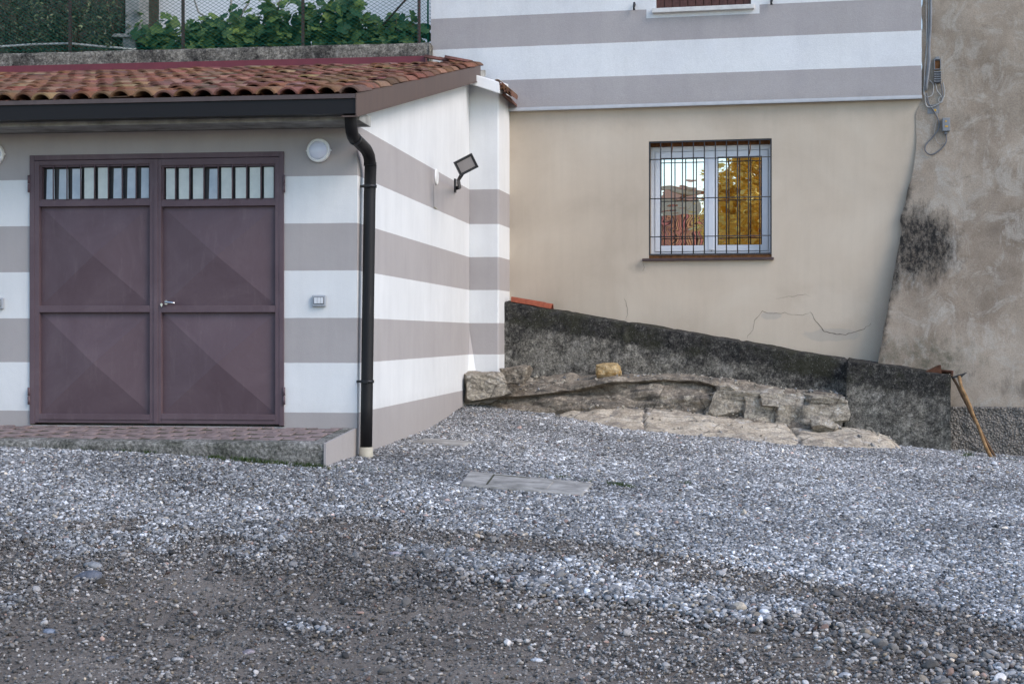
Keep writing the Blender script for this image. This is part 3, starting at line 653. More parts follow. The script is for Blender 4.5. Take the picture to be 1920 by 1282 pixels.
# ---- doors
fr = MB(); ft = .045
fr.box(dxl, dxl+ft, -.018, .1, dzb, dzt); fr.box(dxr-ft*.9, dxr, -.018, .1, dzb, dzt); fr.box(dxl+ft, dxr-ft*.9, -.017, .1, dzt-ft, dzt)
fr.build('door_frame', M['maroon'], gar, .004)
bk = MB(); bk.box(dxl+.02, dxr-.02, .07, .09, dzb, dzt-.01); bk.build('door_backing', M['darkplastic'], gar)
def gx_(u): return gl_(u, 540, -.01).x
def gzv(v, u=300): return gl_(u, v, -.01).z
for side in (0, 1):
    if side == 0: L0, L1, i0_, i1_ = gx_(65), gx_(288.5), gx_(74), gx_(281)
    else: L0, L1, i0_, i1_ = gx_(290), gx_(525), gx_(302.5), gx_(516)
    u_m = 180 if side == 0 else 410
    zt = dzt-ft-.004; zb = dzb+.012
    y0, y1 = -.014, .03
    rails = [(zt, gzv(309, u_m)), (gzv(375.5, u_m), gzv(386.5, u_m)), (gzv(573, u_m), gzv(585.5, u_m)), (gzv(776, u_m), zb)]
    lf = MB(); lf.box(L0, i0_, y0, y1, zb, zt); lf.box(i1_, L1, y0, y1, zb, zt)
    for a, b2 in rails: lf.box(i0_, i1_, y0+.001, y1, b2, a)
    lf.box(i0_, i1_, y0-.008, y0+.001, rails[3][0]-.048, rails[3][0]-.042)
    if side == 1: lf.box(L0-.006, L0+.032, y0-.008, y0, zb, zt)
    leaf = lf.build('door_leaf', M['maroon'], gar, .003)
    for (za, zb2) in ((rails[1][1], rails[2][0]), (rails[2][1], rails[3][0])):
        pn = MB(); cx, cz = (i0_+i1_)/2, (za+zb2)/2; yb = .028; ap = -.040
        n4 = [pn.V((i0_, yb, zb2)), pn.V((i1_, yb, zb2)), pn.V((i1_, yb, za)), pn.V((i0_, yb, za))]; a_ = pn.V((cx, ap, cz))
        for k in range(4): pn.Fc((n4[k], n4[(k+1) % 4], a_), False)
        pn.Fc(n4[::-1], False)
        pn.build('door_panel', M['maroon'], leaf)
    # glazed strip: eight panes, seven bars
    za, zb2 = rails[0][1], rails[1][0]; wd = (i1_-i0_)/8
    gp = MB()
    for k in range(8):
        blue = (side == 0 and k in (0, 1, 2, 5, 6, 7)) or (side == 1 and k == 3)
        gp.cur = 1 if blue else 0; sk = .012 if blue else 0
        xa, xb = i0_+k*wd+(.028 if k == 0 else .016)+sk, i0_+(k+1)*wd-.012
        if k == 7: xb -= .015
        yy = .034 + (random.uniform(0, .012) if blue else 0); lean = random.uniform(-.008, .008) if blue else 0
        gp.hexa([(xa, yy, zb2+.018), (xb, yy+lean, zb2+.018), (xb, yy+lean+.005, zb2+.018), (xa, yy+.005, zb2+.018), (xa+sk*.4, yy+lean, za-.022-sk*.6), (xb, yy, za-.022-sk*.6), (xb, yy+.005, za-.022-sk*.6), (xa+sk*.4, yy+lean+.005, za-.022-sk*.6)])
    gp.build('glass_panes', [M['pane'], M['pane_blue']], leaf)
    br = MB()
    for k in range(1, 8): br.tube([(i0_+k*wd, -.006, zb2-.006), (i0_+k*wd, -.006, za+.006)], .0062, 8)
    br.box(i0_, i0_+.013, .005, .06, zb2, za); br.box(i1_-.013, i1_, .005, .06, zb2, za); br.box(i0_+.013, i1_-.013, .005, .06, za-.014, za); br.box(i0_+.013, i1_-.013, .005, .06, zb2, zb2+.013)
    br.build('pane_bars', M['maroon'], leaf, 0)
    hx = dxl-.004 if side == 0 else dxr+.004
    for vc in (345, 742):
        z = gzv(vc, 57 if side == 0 else 530); hg = MB(); hg.tube([(hx, -.022, z-.075), (hx, -.022, z-.002)], .011, 10); hg.tube([(hx, -.022, z+.002), (hx, -.022, z+.075)], .011, 10)
        hg.build('hinge', M['maroon'], leaf)
    if side == 1:
        hd = MB(); c = gl_(313, 567, -.014); hd.tube([(c.x, -.014, c.z), (c.x, -.032, c.z)], .019, 14)
        hd.tube([(c.x, -.03, c.z), (c.x, -.062, c.z+.001), (c.x+.012, -.070, c.z+.001), (c.x+.05, -.070, c.z-.002), (c.x+.085, -.066, c.z-.007), (c.x+.092, -.06, c.z-.008)], [.010, .011, .0115, .012, .0105, .006], 12)
        hd.build('door_handle', M['steel'], leaf)
        kp = MB(); kc = gl_(304, 571, -.014); kp.tube([(kc.x, -.022, kc.z), (kc.x, -.03, kc.z)], .011, 12); kp.tube([(kc.x, -.022, kc.z-.012), (kc.x, -.032, kc.z-.012)], .007, 8); kp.build('lock', M['steel'], leaf)

# ---- step in front of the doors
stp = empty('paved_step', G.wor((-3, -1.04, -.9)), G.ang, 'concrete step topped with brick pavers in front of the maroon doors', 'step')
so = G.loc(G.wor((-3, -1.04, -.9)))
def sl(p): return (p[0]+3, p[1]+1.04, p[2]+.9)
sc_ = MB()
def step_front(a, b):
    x = XL+a*(-.024-XL); w = mn.noise(Vector((x*2.3, b*2, 4)))*.012+mn.noise(Vector((x*9, b*9, 4)))*.005
    prof = [(-.93, -.842), (-1.00, -.848), (-1.028, -.858), (-1.04, -.885), (-1.03, -1.0), (-1.02, -1.4)]
    t = b*5; k = min(4, int(t)); f = t-k
    y = prof[k][0]*(1-f)+prof[k+1][0]*f; z = prof[k][1]*(1-f)+prof[k+1][1]*f
    return sl((x, y+w, z+w*.6))
sc_.grid(step_front, 260, 30)
sc_.box(*[v for pr in (((XL+3), (-.025+3)), ((-.93+1.04), (-.004+1.04))) for v in pr], -.5, .04)
sc_.hexa([sl(p) for p in ((-.117, -.935, -.95), (-.0245, -.935, -.95), (-.0245, -.004, -.95), (-.117, -.004, -.95), (-.117, -.935, -.842), (-.0245, -.935, -.842), (-.0245, -.004, -.796), (-.117, -.004, -.796))])
sc_.build('concrete_edge', M['step_concrete'], stp, recalc=False)
pv = MB(); bw, bl = .098, .198
ix = 0; x = XL
herr = []
for i in range(-6, 80):
    for j in range(-10, 16):
        # herringbone at 0/90 degrees
        bx, by = i*bw, j*bw
        k = (i-j) % 4
        if k == 0: herr.append((bx, by, bl, bw))
        elif k == 2: herr.append((bx, by, bw, bl))
ca, sa = math.cos(R(0)), math.sin(R(0))
for (bx, by, lx, ly) in herr:
    ax_, ay = XL+bx, -.93+by
    x0, x1_, y0, y1 = ax_+.008, ax_+lx-.008, ay+.008, ay+ly-.008
    x0, x1_, y0, y1 = max(x0, XL), min(x1_, -.12), max(y0, -.925), min(y1, -.006)
    if x1_-x0 < .02 or y1-y0 < .02: continue
    dz = random.gauss(0, .0025); zf = lambda y: -.797+(y)*.050+dz+.002
    pv.hexa([sl((x0, y0, -.88)), sl((x1_, y0, -.88)), sl((x1_, y1, -.86)), sl((x0, y1, -.86)), sl((x0, y0, zf(y0))), sl((x1_, y0, zf(y0))), sl((x1_, y1, zf(y1))), sl((x0, y1, zf(y1)))])
pv.build('brick_paving', M['brick'], stp, .003, seg=1)
jt = MB(); jt.hexa([sl(p) for p in ((XL, -.929, -.89), (-.118, -.929, -.89), (-.118, -.004, -.86), (XL, -.004, -.86), (XL, -.929, -.851), (-.118, -.929, -.851), (-.118, -.004, -.804), (XL, -.004, -.804))]); jt.build('paver_joints', M['joint'], stp)

# ---- small fittings on the garage
def bulkhead(u, v, label):
    c = gl_(u, v, 0); o = empty('bulkhead_lamp', G.wor(c), G.ang, label, 'wall lamp', 'round wall lamps beside the garage doors')
    f = lambda x, y, h: (x, -h, y)
    b = MB(); b.lathe([(.094, 0), (.102, .006), (.103, .03), (.096, .042), (.086, .045), (.080, .040)], f, 40); b.box(-.112, -.100, -.02, -.005, -.006, .006); b.box(.100, .112, -.02, -.005, -.006, .006)
    b.build('lamp_body', M['whiteplastic'], o)
    d = MB(); d.lathe([(.080, .036)]+[(.080*math.cos(R(a)), .036+.045*math.sin(R(a))) for a in (10, 25, 40, 55, 70, 82)], f, 40); d.build('lamp_dome', M['opal'], o)
bulkhead(598.5, 283, 'round white bulkhead lamp on the taupe band right of the maroon doors')
bulkhead(-11, 290, 'round white bulkhead lamp on the taupe band left of the maroon doors')
def switch(u, v, label):
    c = gl_(u, v, 0); o = empty('light_switch', G.wor(c), G.ang, label, 'switch', 'switch boxes beside the garage doors')
    b = MB(); b.box(-.062, .062, -.03, -.001, -.05, .05); b.build('switch_box', M['greyplastic'], o, .01)
    b = MB(); b.box(-.045, .045, -.0345, -.031, -.028, .032); b.build('switch_recess', M['darkplastic'], o, .002)
    b = MB()
    for k, cc in ((-1, 0), (0, 1), (1, 2)): b.box(k*.028-.0125, k*.028+.0125, -.041, -.0346, -.024, .028)
    b.build('switch_button', M['palebutton'], o, .002)
    b = MB(); b.box(-.018, .018, -.036, -.031, -.046, -.037); b.build('cover_latch', M['greyplastic'], o, .002)
switch(599.5, 564, 'grey weatherproof switch box on the white band right of the maroon doors')
switch(-4, 569, 'grey weatherproof switch box on the white band left of the maroon doors')
# vent and conduit on the side wall
c = gs_(817, 332, 0); vt = empty('wall_vent', G.wor(c), G.ang, 'small round white vent grille on the striped side wall', 'vent')
f = lambda x, y, h: (h, x, y)
b = MB(); b.lathe([(.088, .001), (.088, .012), (.078, .02), (.070, .016)], f, 32); b.build('vent_ring', M['whiteplastic'], vt)
b = MB(); b.lathe([(.070, .004), (.069, .008)], f, 28); b.build('vent_backing', M['cable'], vt)
b = MB()
for k in range(-5, 6):
    z = k*.012; hw = math.sqrt(.07**2-z*z); b.box(.008, .015, -hw, hw, z-.004, z+.003)
b.build('vent_slats', M['cream'], vt)
c = gs_(815.5, 361, 0); pn = empty('wall_hatch', G.wor(c), G.ang, 'thin painted cover strip under the round vent', 'cover plate')
b = MB(); b.box(.001, .006, -.085, .085, -.16, .08); b.build('cover_plate', M['garage_paint'], pn, .002); b = MB(); b.box(.0, .012, -.085, .085, -.172, -.162); b.build('cover_edge', M['cream'], pn)
# floodlight
c = gs_(852, 350, 0); fo = empty('floodlight', G.wor(c), G.ang, 'black square floodlight on a bent arm on the striped side wall', 'floodlight')
hc = G.hit(873.5, 309, 0, .40)-c
kk = G.hit(866, 327, 0, .30)-c
b = MB(); b.box(.001, .02, -.035, .035, -.07, .09); b.build('mount_plate', M['blackmetal'], fo, .004)
b = MB(); b.tube([(.02, 0, -.02), (.06, 0, -.01), kk*.55+Vector((.0, 0, .0)), kk], [.022, .022, .019, .022], 10); b.tube([kk, kk+Vector((.03, 0, .03)), hc*.9+kk*.1], [.02, .02, .03], 10); b.build('lamp_arm', M['blackmetal'], fo)
# head: tilted plate facing camera side
hn = Vector((.35, -1, -.12)).normalized(); hx = Vector((.76, .22, .42)); hx = (hx-hn*hx.dot(hn)).normalized(); hy = hn.cross(hx).normalized()
def hq(x, y, d): return hc+hx*x*.86+hy*y*.86+hn*d
def orient_box(mb, x0, x1, y0, y1, d0, d1, s1=1.0):
    mb.hexa([hq(x0*s1, y0*s1, d0), hq(x1*s1, y0*s1, d0), hq(x1*s1, y1*s1, d0), hq(x0*s1, y1*s1, d0), hq(x0, y0, d1), hq(x1, y0, d1), hq(x1, y1, d1), hq(x0, y1, d1)])
b = MB(); orient_box(b, -.115, .115, -.085, .085, -.07, .012, .75); orient_box(b, -.125, .125, -.095, -.076, -.02, .03); orient_box(b, -.125, .125, .076, .095, -.02, .03); orient_box(b, -.125, -.106, -.076, .076, -.02, .03); orient_box(b, .106, .125, -.076, .076, -.02, .03)
for k in range(7): orient_box(b, -.085+k*.028, -.079+k*.028, -.06, .06, -.092, -.06)
b.build('lamp_head', M['blackmetal'], fo)
b = MB(); orient_box(b, -.098, .098, -.066, .066, .014, .020); b.build('lamp_glass', M['lampglass'], fo)

# ------------------------------------------------------------------ house
hl_ = lambda u, v, y=0: H.hit(u, v, 1, y)
hou = empty('house_building', H.o, H.ang, 'tall house with striped upper storey above a beige plastered ground floor', 'house')
UY = -.075
xa, xb = hl_(808, 100, UY).x, hl_(1728, 100, UY).x
ww = MB()
sx0, sx1, sz0 = hl_(1230, 5, UY).x, hl_(1408, 5, UY).x, hl_(1319, 14, UY).z
zb_ = hl_(1400, 199, UY).z; zb_ = 2.878
ww.box(xa, sx0, UY, .5, zb_, 7.5); ww.box(sx1, xb, UY, .5, zb_, 7.5); ww.box(sx0, sx1, UY, .5, zb_, sz0); ww.box(sx0, sx1, UY, .5, sz0+1.5, 7.5)
ww.box(xa, xb, .5, 3.5, zb_, 7.5)
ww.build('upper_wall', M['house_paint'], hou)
de = MB(); de.prism([(UY-.004, 2.89), (UY-.012, 2.862), (UY-.012, 2.846), (UY+.01, 2.846), (.02, 2.86), (.02, 2.876), (UY, 2.876)], xa, xb+.004, lambda p, t: (t, p[0], p[1]))
de.build('drip_trim', simple('drip_paint', (.42, .43, .44), .7, .3, .1), hou)
# lower wall with the window opening and cracks
lx0, lx1, lz0, lz1 = hl_(1216.5, 300).x, hl_(1447, 300).x, hl_(1330, 484).z, hl_(1330, 262.5).z
lw = MB(); XR = 5.4; 
lw.box(-.7, lx0, 0, .4, -1.6, 2.858); lw.box(lx1, XR, 0, .4, -1.6, 2.858); lw.box(lx0, lx1, 0, .4, -1.6, lz0); lw.box(lx0, lx1, 0, .4, lz1, 2.858)
lw.cur = 1
def crack(pts, wd):
    full = []
    for (u0_, v0_), (u1_, v1_) in zip(pts[:-1], pts[1:]):
        k = max(2, int(math.hypot(u1_-u0_, v1_-v0_)/5))
        for i in range(k): t = i/k; full.append((u0_+(u1_-u0_)*t+random.gauss(0, .7), v0_+(v1_-v0_)*t+random.gauss(0, .7)))
    full.append(pts[-1])
    lw.ribbon([hl_(u_, v_, -.0015) for u_, v_ in full], [wd*random.uniform(.5, 1.2)*(.3+.7*math.sin(PI*min(.97, max(.03, i/len(full))))) for i in range(len(full))], (0, -1, 0))
crack([(1519, 585), (1530, 602), (1540, 614), (1545, 622), (1565, 626), (1585, 627), (1605, 622), (1620, 616), (1633, 606)], .011)
crack([(1400, 634), (1412, 618), (1416, 600), (1425, 588), (1430, 583), (1450, 588), (1470, 586), (1485, 590)], .006)
crack([(1485, 590), (1505, 592), (1519, 585)], .004)
crack([(1173, 600), (1178, 578), (1170, 560)], .004)
crack([(1206, 488), (1208, 500), (1205, 508)], .004)
crack([(1455, 560), (1480, 556), (1510, 552), (1520, 556)], .003)
lw.build('lower_wall', [M['beige'], simple('crack_dark', (.15, .128, .105), .95, .1)], hou)
# ground floor window
win = bpy.data.objects.new('window', None)
wf = MB(); yf0, yf1 = .20, .26; fw = .085
cx = (lx0+lx1)/2; zf0, zf1 = lz0+.045, lz1-.05
# reveal frame
wf.box(lx0+.002, lx0+fw*.6, yf0, yf1, zf0, zf1); wf.box(lx1-fw*.6, lx1-.002, yf0, yf1, zf0, zf1)
wf.box(lx0+fw*.6, lx1-fw*.6, yf0, yf1, zf1-fw*.75, zf1); wf.box(lx0+fw*.6, lx1-fw*.6, yf0, yf1, zf0, zf0+fw*.55)
ys0 = yf0-.012
sash = []
for k in (0, 1):
    a = lx0+fw*.6+.004 if k == 0 else cx+.004; b2 = cx-.004 if k == 0 else lx1-fw*.6-.004
    za, zb2 = zf0+fw*.55+.004, zf1-fw*.75-.004
    st = .075
    wf.box(a, a+st, ys0, yf1-.01, za, zb2); wf.box(b2-st, b2, ys0, yf1-.01, za, zb2)
    wf.box(a+st, b2-st, ys0, yf1-.01, za, za+st); wf.box(a+st, b2-st, ys0, yf1-.01, zb2-st, zb2)
    sash.append((a+st, b2-st, za+st, zb2-st))
wf.box(cx-.035, cx+.035, ys0-.012, ys0-.001, zf0+fw*.4+.03, zf1-fw*.75-.01)
wnd = wf.build('window', M['upvc'], hou, .006)
gp = MB()
for a, b2, za, zb2 in sash: gp.box(a+.003, b2-.003, ys0+.022, ys0+.026, za+.003, zb2-.003)
gp.build('window_glass', M['mirror'], wnd)
gk = MB()
for a, b2, za, zb2 in sash:
    for q_ in ((a-.001, a+.005, za, zb2), (b2-.005, b2+.001, za, zb2), (a+.005, b2-.005, za-.001, za+.005), (a+.005, b2-.005, zb2-.005, zb2+.001)): gk.box(q_[0], q_[1], ys0+.012, ys0+.021, q_[2], q_[3])
gk.build('window_gasket', M['gasket'], wnd)
gr = MB(); yb = .012
for x in (lx0+.010, lx1-.010): gr.box(x-.008, x+.008, yb-.008, yb+.008, lz0+.045, lz1-.004)
for z in (lz0+.053, lz1-.012): gr.box(lx0+.018, lx1-.018, yb-.008, yb+.008, z-.008, z+.008)
for k in range(1, 11):
    x = lx0+.010+(lx1-lx0-.02)*k/11; gr.tube([(x, yb, lz0+.05), (x, yb, lz1-.01)], .0072, 8)
for vv in (297, 371, 443):
    z = hl_(1330, vv).z; gr.tube([(lx0+.01, yb-.013, z), (lx1-.01, yb-.013, z)], .0062, 8)
gr.build('window_grille', M['iron'], wnd)
for q_ in ((.02, lz0+.004, lz0+.044), (.15, lz1-.048, lz1-.003)): rw = MB(); rw.box(lx0+.002, lx1-.002, q_[0], .29, q_[1], q_[2]); rw.build('window_packer', M['rustwood'], wnd)
db = MB(); db.box(lx0+.01, lx1-.01, .30, .32, lz0, lz1); db.build('window_backing', M['darkplastic'], wnd)
sl_ = MB(); a = hl_(1205, 486); b2 = hl_(1451, 486); sl_.box(a.x, b2.x, -.05, .19, lz0-.030, lz0+.002); sl_.build('window_sill', M['sill_red'], wnd, .005)
for k, uu in enumerate((1261, 1407)):
    rr = MB(); q0 = hl_(uu, 268, .03); q1 = hl_(uu-2, 290, .03); rr.tube([q0, q0.lerp(q1, .5)+Vector((.004, 0, 0)), q1], .006, 6); rr.build('grille_hook', M['rustwood'], wnd)
# upstairs window
uw = MB()
nsl = 12
for k in range(nsl):
    x = sx0+(sx1-sx0)*k/nsl; uw.box(x+.004, x+(sx1-sx0)/nsl-.004, UY+.03, UY+.06, sz0+.012, sz0+1.5)
uw.box(sx0, sx1, UY+.061, UY+.09, sz0+.012, sz0+1.5)
uwo = uw.build('window', M['shutter'], hou, .003, seg=1); uwo['label'] = 'upstairs window with closed dark brown shutters'
us = MB(); s0, s1 = hl_(1222, 16, UY-.07), hl_(1414, 16, UY-.07); us.box(s0.x, s1.x, UY-.07, UY+.08, sz0-.055, sz0); us.build('window_sill', M['marble'], uwo, .006)
ub = MB(); ub.box(sx0, sx1, .25, .27, sz0, sz0+1.5); ub.build('window_backing', M['darkplastic'], uwo)
for uu, vv in ((1190, 14), (1447, 4)):
    c = hl_(uu, vv, UY); k = MB(); k.tube([(c.x, UY+.005, c.z+.03), (c.x, UY-.05, c.z+.03)], .008, 8); k.tube([(c.x, UY-.045, c.z+.05), (c.x+.004, UY-.055, c.z+.02), (c.x-.004, UY-.05, c.z-.02), (c.x, UY-.052, c.z-.045)], [.012, .018, .013, .016], 8); k.build('shutter_stop', M['blackmetal'], hou)

# ------------------------------------------------------------------ neighbouring battered wall
nb = empty('weathered_building', H.o, H.ang, 'old building wall of blotchy grey brown render with a leaning left edge', 'building')
edge_uv = [(1729, -300), (1729, 0), (1727, 190), (1716, 215), (1718, 270), (1714, 310), (1697, 380), (1688, 410), (1691, 432), (1680, 490), (1668, 560), (1655, 630), (1645, 682), (1636, 740), (1630, 900)]
def by(z):  # batter: how far the face stands in front of the beige wall
    return -.01-.29*min(1, max(0, (2.5-z)/3.3))**1.15
ez = [(hl_(u_, v_, by((V0-v_)/F*18.7)).z, hl_(u_, v_, by((V0-v_)/F*18.7)).x) for u_, v_ in edge_uv]
ez.sort(); EZ, EX = [e[0] for e in ez], [e[1] for e in ez]
def nb_face(a, b):
    z = -.86+b*8.0; x0 = float(np.interp(z, EZ, EX)) + .012*mn.noise(Vector((0, z*6, 2)))+.006*mn.noise(Vector((0, z*20, 2)))
    x = x0+(10-x0)*(a**1.6)
    w = mn.fractal(Vector((x*1.2, z*1.2, 8)), 1, 2, 5)*.018
    return (x, by(z)+w, z)
nf = MB(); idg = nf.grid(nb_face, 90, 150)
for j in range(150):
    p0, p1 = Vector(nf.v[idg[0][j]]), Vector(nf.v[idg[0][j+1]])
    r0, r1 = nf.V((p0.x+.015, .3, p0.z)), nf.V((p1.x+.015, .3, p1.z)); nf.Fc((idg[0][j], idg[0][j+1], r1, r0), False)
nf.build('wall', M['grey_render'], nb, recalc=False)
pl = MB()
def plf(a, b):
    x = 4.6+5.5*a; z = -1.7+b*.855
    return (x, by(-.86)-.035+.02*mn.fractal(Vector((x*9, z*9, 1)), 1, 2, 3)*1.0+(.03 if b > .985 else 0), z)
pl.grid(plf, 300, 60); pl.build('plinth', M['pebbledash'], nb, recalc=False)

# ------------------------------------------------------------------ low retaining wall and its end block
rw_ = empty('retaining_wall', H.o, H.ang, 'low black stained concrete wall sloping down along the beige house wall', 'low wall')
RY = -.38
t0, t1 = hl_(961, 568, RY), hl_(1600, 676, RY)
rm = MB()
def rwf(a, b):
    x = t0.x-.3+(t1.x-t0.x+.3)*a; zt_ = t0.z+(t1.z-t0.z)*(x-t0.x)/(t1.x-t0.x)
    prof = [(RY+.01, -1.3), (RY, zt_-.03), (RY+.015, zt_-.006), (RY+.05, zt_), (-.005, zt_+.012)]
    tb = [0, .78, .84, .88, 1]; k = max(i for i in range(4) if tb[i] <= b+1e-9); f = (b-tb[k])/(tb[k+1]-tb[k])
    y = prof[k][0]*(1-f)+prof[k+1][0]*f; z = prof[k][1]*(1-f)+prof[k+1][1]*f
    w = mn.fractal(Vector((x*3, z*3, y*3)), 1, 2, 5)*.016 - (max(0, mn.noise(Vector((x*7, 3, 1)))-.25)*.05 if b > .6 else 0)
    return (x, min(-.004, y+w), z+w*.8*(1 if b > .7 else 0))
ids_ = rm.grid(rwf, 260, 60)
a_ = [ids_[0][j] for j in range(61)]; rm.V((t0.x-.3, -.0, -1.3)); rm.Fc(a_+[len(rm.v)-1], False)
rm.build('wall', M['mossy'], rw_, recalc=False)
BY = -.62
u0_, u1_ = hl_(1590, 676, BY), hl_(1783, 704, BY)
xb0, xb1 = hl_(1577, 800, BY).x, u1_.x
bmx = MB()
bmx.hexa([(xb0, BY-.02, -1.6), (xb1, BY-.03, -1.6), (xb1, by(-.8)-.06, -1.6), (xb0, -.2, -1.6), (u0_.x, BY, u0_.z), (xb1, BY, u1_.z), (xb1, -.25, u1_.z+.03), (u0_.x, -.02, u0_.z+.03)])
bo = bmx.build('end_block', M['mossy'], rw_, .02, seg=3)
# roughen the block
bm = bmesh.new(); bm.from_mesh(bo.data); bmesh.ops.subdivide_edges(bm, edges=[e for e in bm.edges if e.calc_length() > .3], cuts=24, use_grid_fill=True)
for v in bm.verts: v.co += Vector((1, 1, 1))*mn.fractal(v.co*4, 1, 2, 5)*.013
bm.to_mesh(bo.data); bm.free()

# ------------------------------------------------------------------ rock ledge, slab, rubble
def lerp_tab(tab, u): return float(np.interp(u, [t[0] for t in tab], [t[1] for t in tab]))
back = [(860, 705), (900, 712), (990, 708), (1075, 703), (1181, 699), (1306, 705), (1362, 711), (1458, 727), (1580, 735)]
crest = [(860, 748), (900, 746), (994, 740), (1100, 727), (1159, 718), (1243, 711), (1300, 713), (1345, 722), (1458, 745), (1580, 760)]
base = [(860, 768), (900, 771), (1015, 779), (1075, 771), (1137, 766), (1206, 765), (1290, 769), (1396, 783), (1446, 793), (1580, 806)]
def zwall(u): return H.wor(hl_(u, 700, RY)).y
def rock_fn(a, b):
    u = 862+a*(1580-862)
    Zw = zwall(u); Zb = Zw-.62; Zc = Zw-.46
    pb, pc, pk = P(u, lerp_tab(base, u)+7, Zb-.03), P(u, lerp_tab(crest, u), Zc), P(u, lerp_tab(back, u)-3, Zw+.06)
    pm = P(u, lerp_tab(crest, u)+4.5, Zc+.05)          # undercut below the ledge lip
    pl_ = P(u, lerp_tab(crest, u)-9, Zc+.05)
    seq = [pb, pb.lerp(pm, .5)+Vector((0, -.02, .01)), pm, pc+Vector((0, -.05, 0)), pl_, pk]; tb = [0, .25, .45, .55, .68, 1]
    k = max(i for i in range(5) if tb[i] <= b+1e-9); f = (b-tb[k])/(tb[k+1]-tb[k]); p = seq[k].lerp(seq[k+1], f)
    n1 = mn.fractal(Vector((p.x*2.2, p.y*2, p.z*6)), 1, 2, 6); n2 = mn.voronoi(Vector((p.x*1.6, p.y*2, p.z*5)))[0]
    dd = n1*.07+min(.25, n2[1]-n2[0]-.25)*.10+mn.noise(Vector((p.x*9, p.y*9, p.z*24)))*.014
    return p+Vector((0, -dd, dd*.35))
rk_ = MB(); rk_.grid(rock_fn, 420, 90)
tag(rk_.build('rock_ledge', M['rock'], None, recalc=False), 'natural grey brown rock ledge at the foot of the stained low wall', 'rock', kind='structure')
low_ = [(1030, 783), (1068, 787), (1165, 809), (1240, 817), (1368, 824), (1460, 838), (1553, 843), (1690, 845)]
def slab_fn(a, b):
    u = 1040+a*(1692-1040)
    top = lerp_tab([(1040, 775), (1075, 771), (1137, 766), (1206, 765), (1290, 769), (1396, 783), (1446, 793), (1575, 803), (1631, 811), (1665, 820), (1692, 838)], u)
    pt = P(u, top-4, zwall(min(u, 1580))-.5-(0 if u < 1560 else (u-1560)*.001)); bt = lerp_tab(low_, u)
    p0 = on_ground(u, bt); p0 = p0+Vector((0, -.06, -.035))
    p = pt.lerp(p0, b)
    bulge = math.sin(PI*b)*.015*math.sin(PI*min(1, max(0, a)))**.5
    n1 = mn.fractal(Vector((p.x*1.8, p.y*1.8, 4)), 1, 2, 6)*.055
    cr_ = -.05*math.exp(-((u-1206-16*mn.noise(Vector((0, p.y*6, 0))))/3.0)**2) - .05*math.exp(-((u-1480-25*b-14*mn.noise(Vector((3, p.y*6, 0))))/4)**2) - .02*max(0, mn.noise(Vector((p.x*3, p.y*4, 5)))) 
    edge_ = -.05*max(0, 1-a/.06)-.05*max(0, (a-.97)/.03)
    return p+Vector((0, 0, bulge+n1*math.sin(PI*min(1, b*1.15+.05))**.6 if b < .83 else bulge+n1*.5))+Vector((0, 0, cr_+edge_))
sb = MB(); sb.grid(slab_fn, 240, 50)
tag(sb.build('rock_slab', M['rock_pale'], None, recalc=False), 'pale sandy bedrock slab sloping into the gravel', 'rock', kind='structure')
SLAB.append([tuple(Vector(slab_fn(a, b))[:2]) for a, b in [(k/40, .02) for k in range(41)]+[(1-k/40, .70+.34*mn.noise(Vector((k*.55, 3, 1)))+.12*mn.noise(Vector((k*1.9, 3, 4)))) for k in range(41)]])

def boulder(name, size, seed, mat, loc, rz=0, ang=.9, label=None, cat='stone', group=None, parent=None, flat=10, rx=0, boxy=False):
    bm = bmesh.new(); bmesh.ops.create_icosphere(bm, subdivisions=5, radius=1)
    rnd = random.Random(seed); planes = []
    for _ in range(flat):
        nn = Vector((rnd.gauss(0, 1), rnd.gauss(0, 1), rnd.gauss(0, .8))).normalized(); planes.append((nn, rnd.uniform(.58, .8)))
    if boxy:
        planes = [((Vector(a)+Vector((rnd.gauss(0, .17), rnd.gauss(0, .17), rnd.gauss(0, .17)))).normalized(), rnd.uniform(.56, .64)) for a in ((1, 0, 0), (-1, 0, 0), (0, 1, 0), (0, -1, 0), (0, 0, 1), (0, 0, -1))]+[p for p in planes[:3]]
    for v in bm.verts:
        for nn, d in planes:
            k = v.co.dot(nn)
            if k > d: v.co -= nn*(k-d)*ang
        v.co += v.co.normalized()*(mn.fractal(v.co*1.8+Vector((seed*3.1, 0, 0)), 1, 2, 6)*(.10 if boxy else .07))
        v.co = Vector((v.co.x*size[0], v.co.y*size[1], v.co.z*size[2]))
    me = bpy.data.meshes.new(name); bm.to_mesh(me); bm.free(); me.materials.append(mat)
    o = bpy.data.objects.new(name, me); COL.objects.link(o); o.location = loc; o.rotation_euler = (rx, 0, rz)
    if parent: o.parent = parent
    if label: tag(o, label, cat, group)
    return o
boulder('stone', (.21, .16, .125), 5, M['ochre'], P(1141, 694, zwall(1141)-.22), .2, label='loose ochre stone perched on the rock ledge against the stained wall')
boulder('stone', (.20, .15, .098), 12, M['rubble'], P(1541, 796, zwall(1541)-.72), .1, label='loose pale angular stone at the foot of the stained end block')
boulder('stone', (.42, .36, .26), 22, M['rubble'], P(908, 722, 18.98), .05, label='squared foundation stone under the striped pier', ang=1, boxy=True)
boulder('stone', (.24, .24, .17), 25, M['rock'], P(967, 703, 19.1), -.4, boxy=True, label='rough grey stone wedged between the striped pier and the stained wall', ang=1)
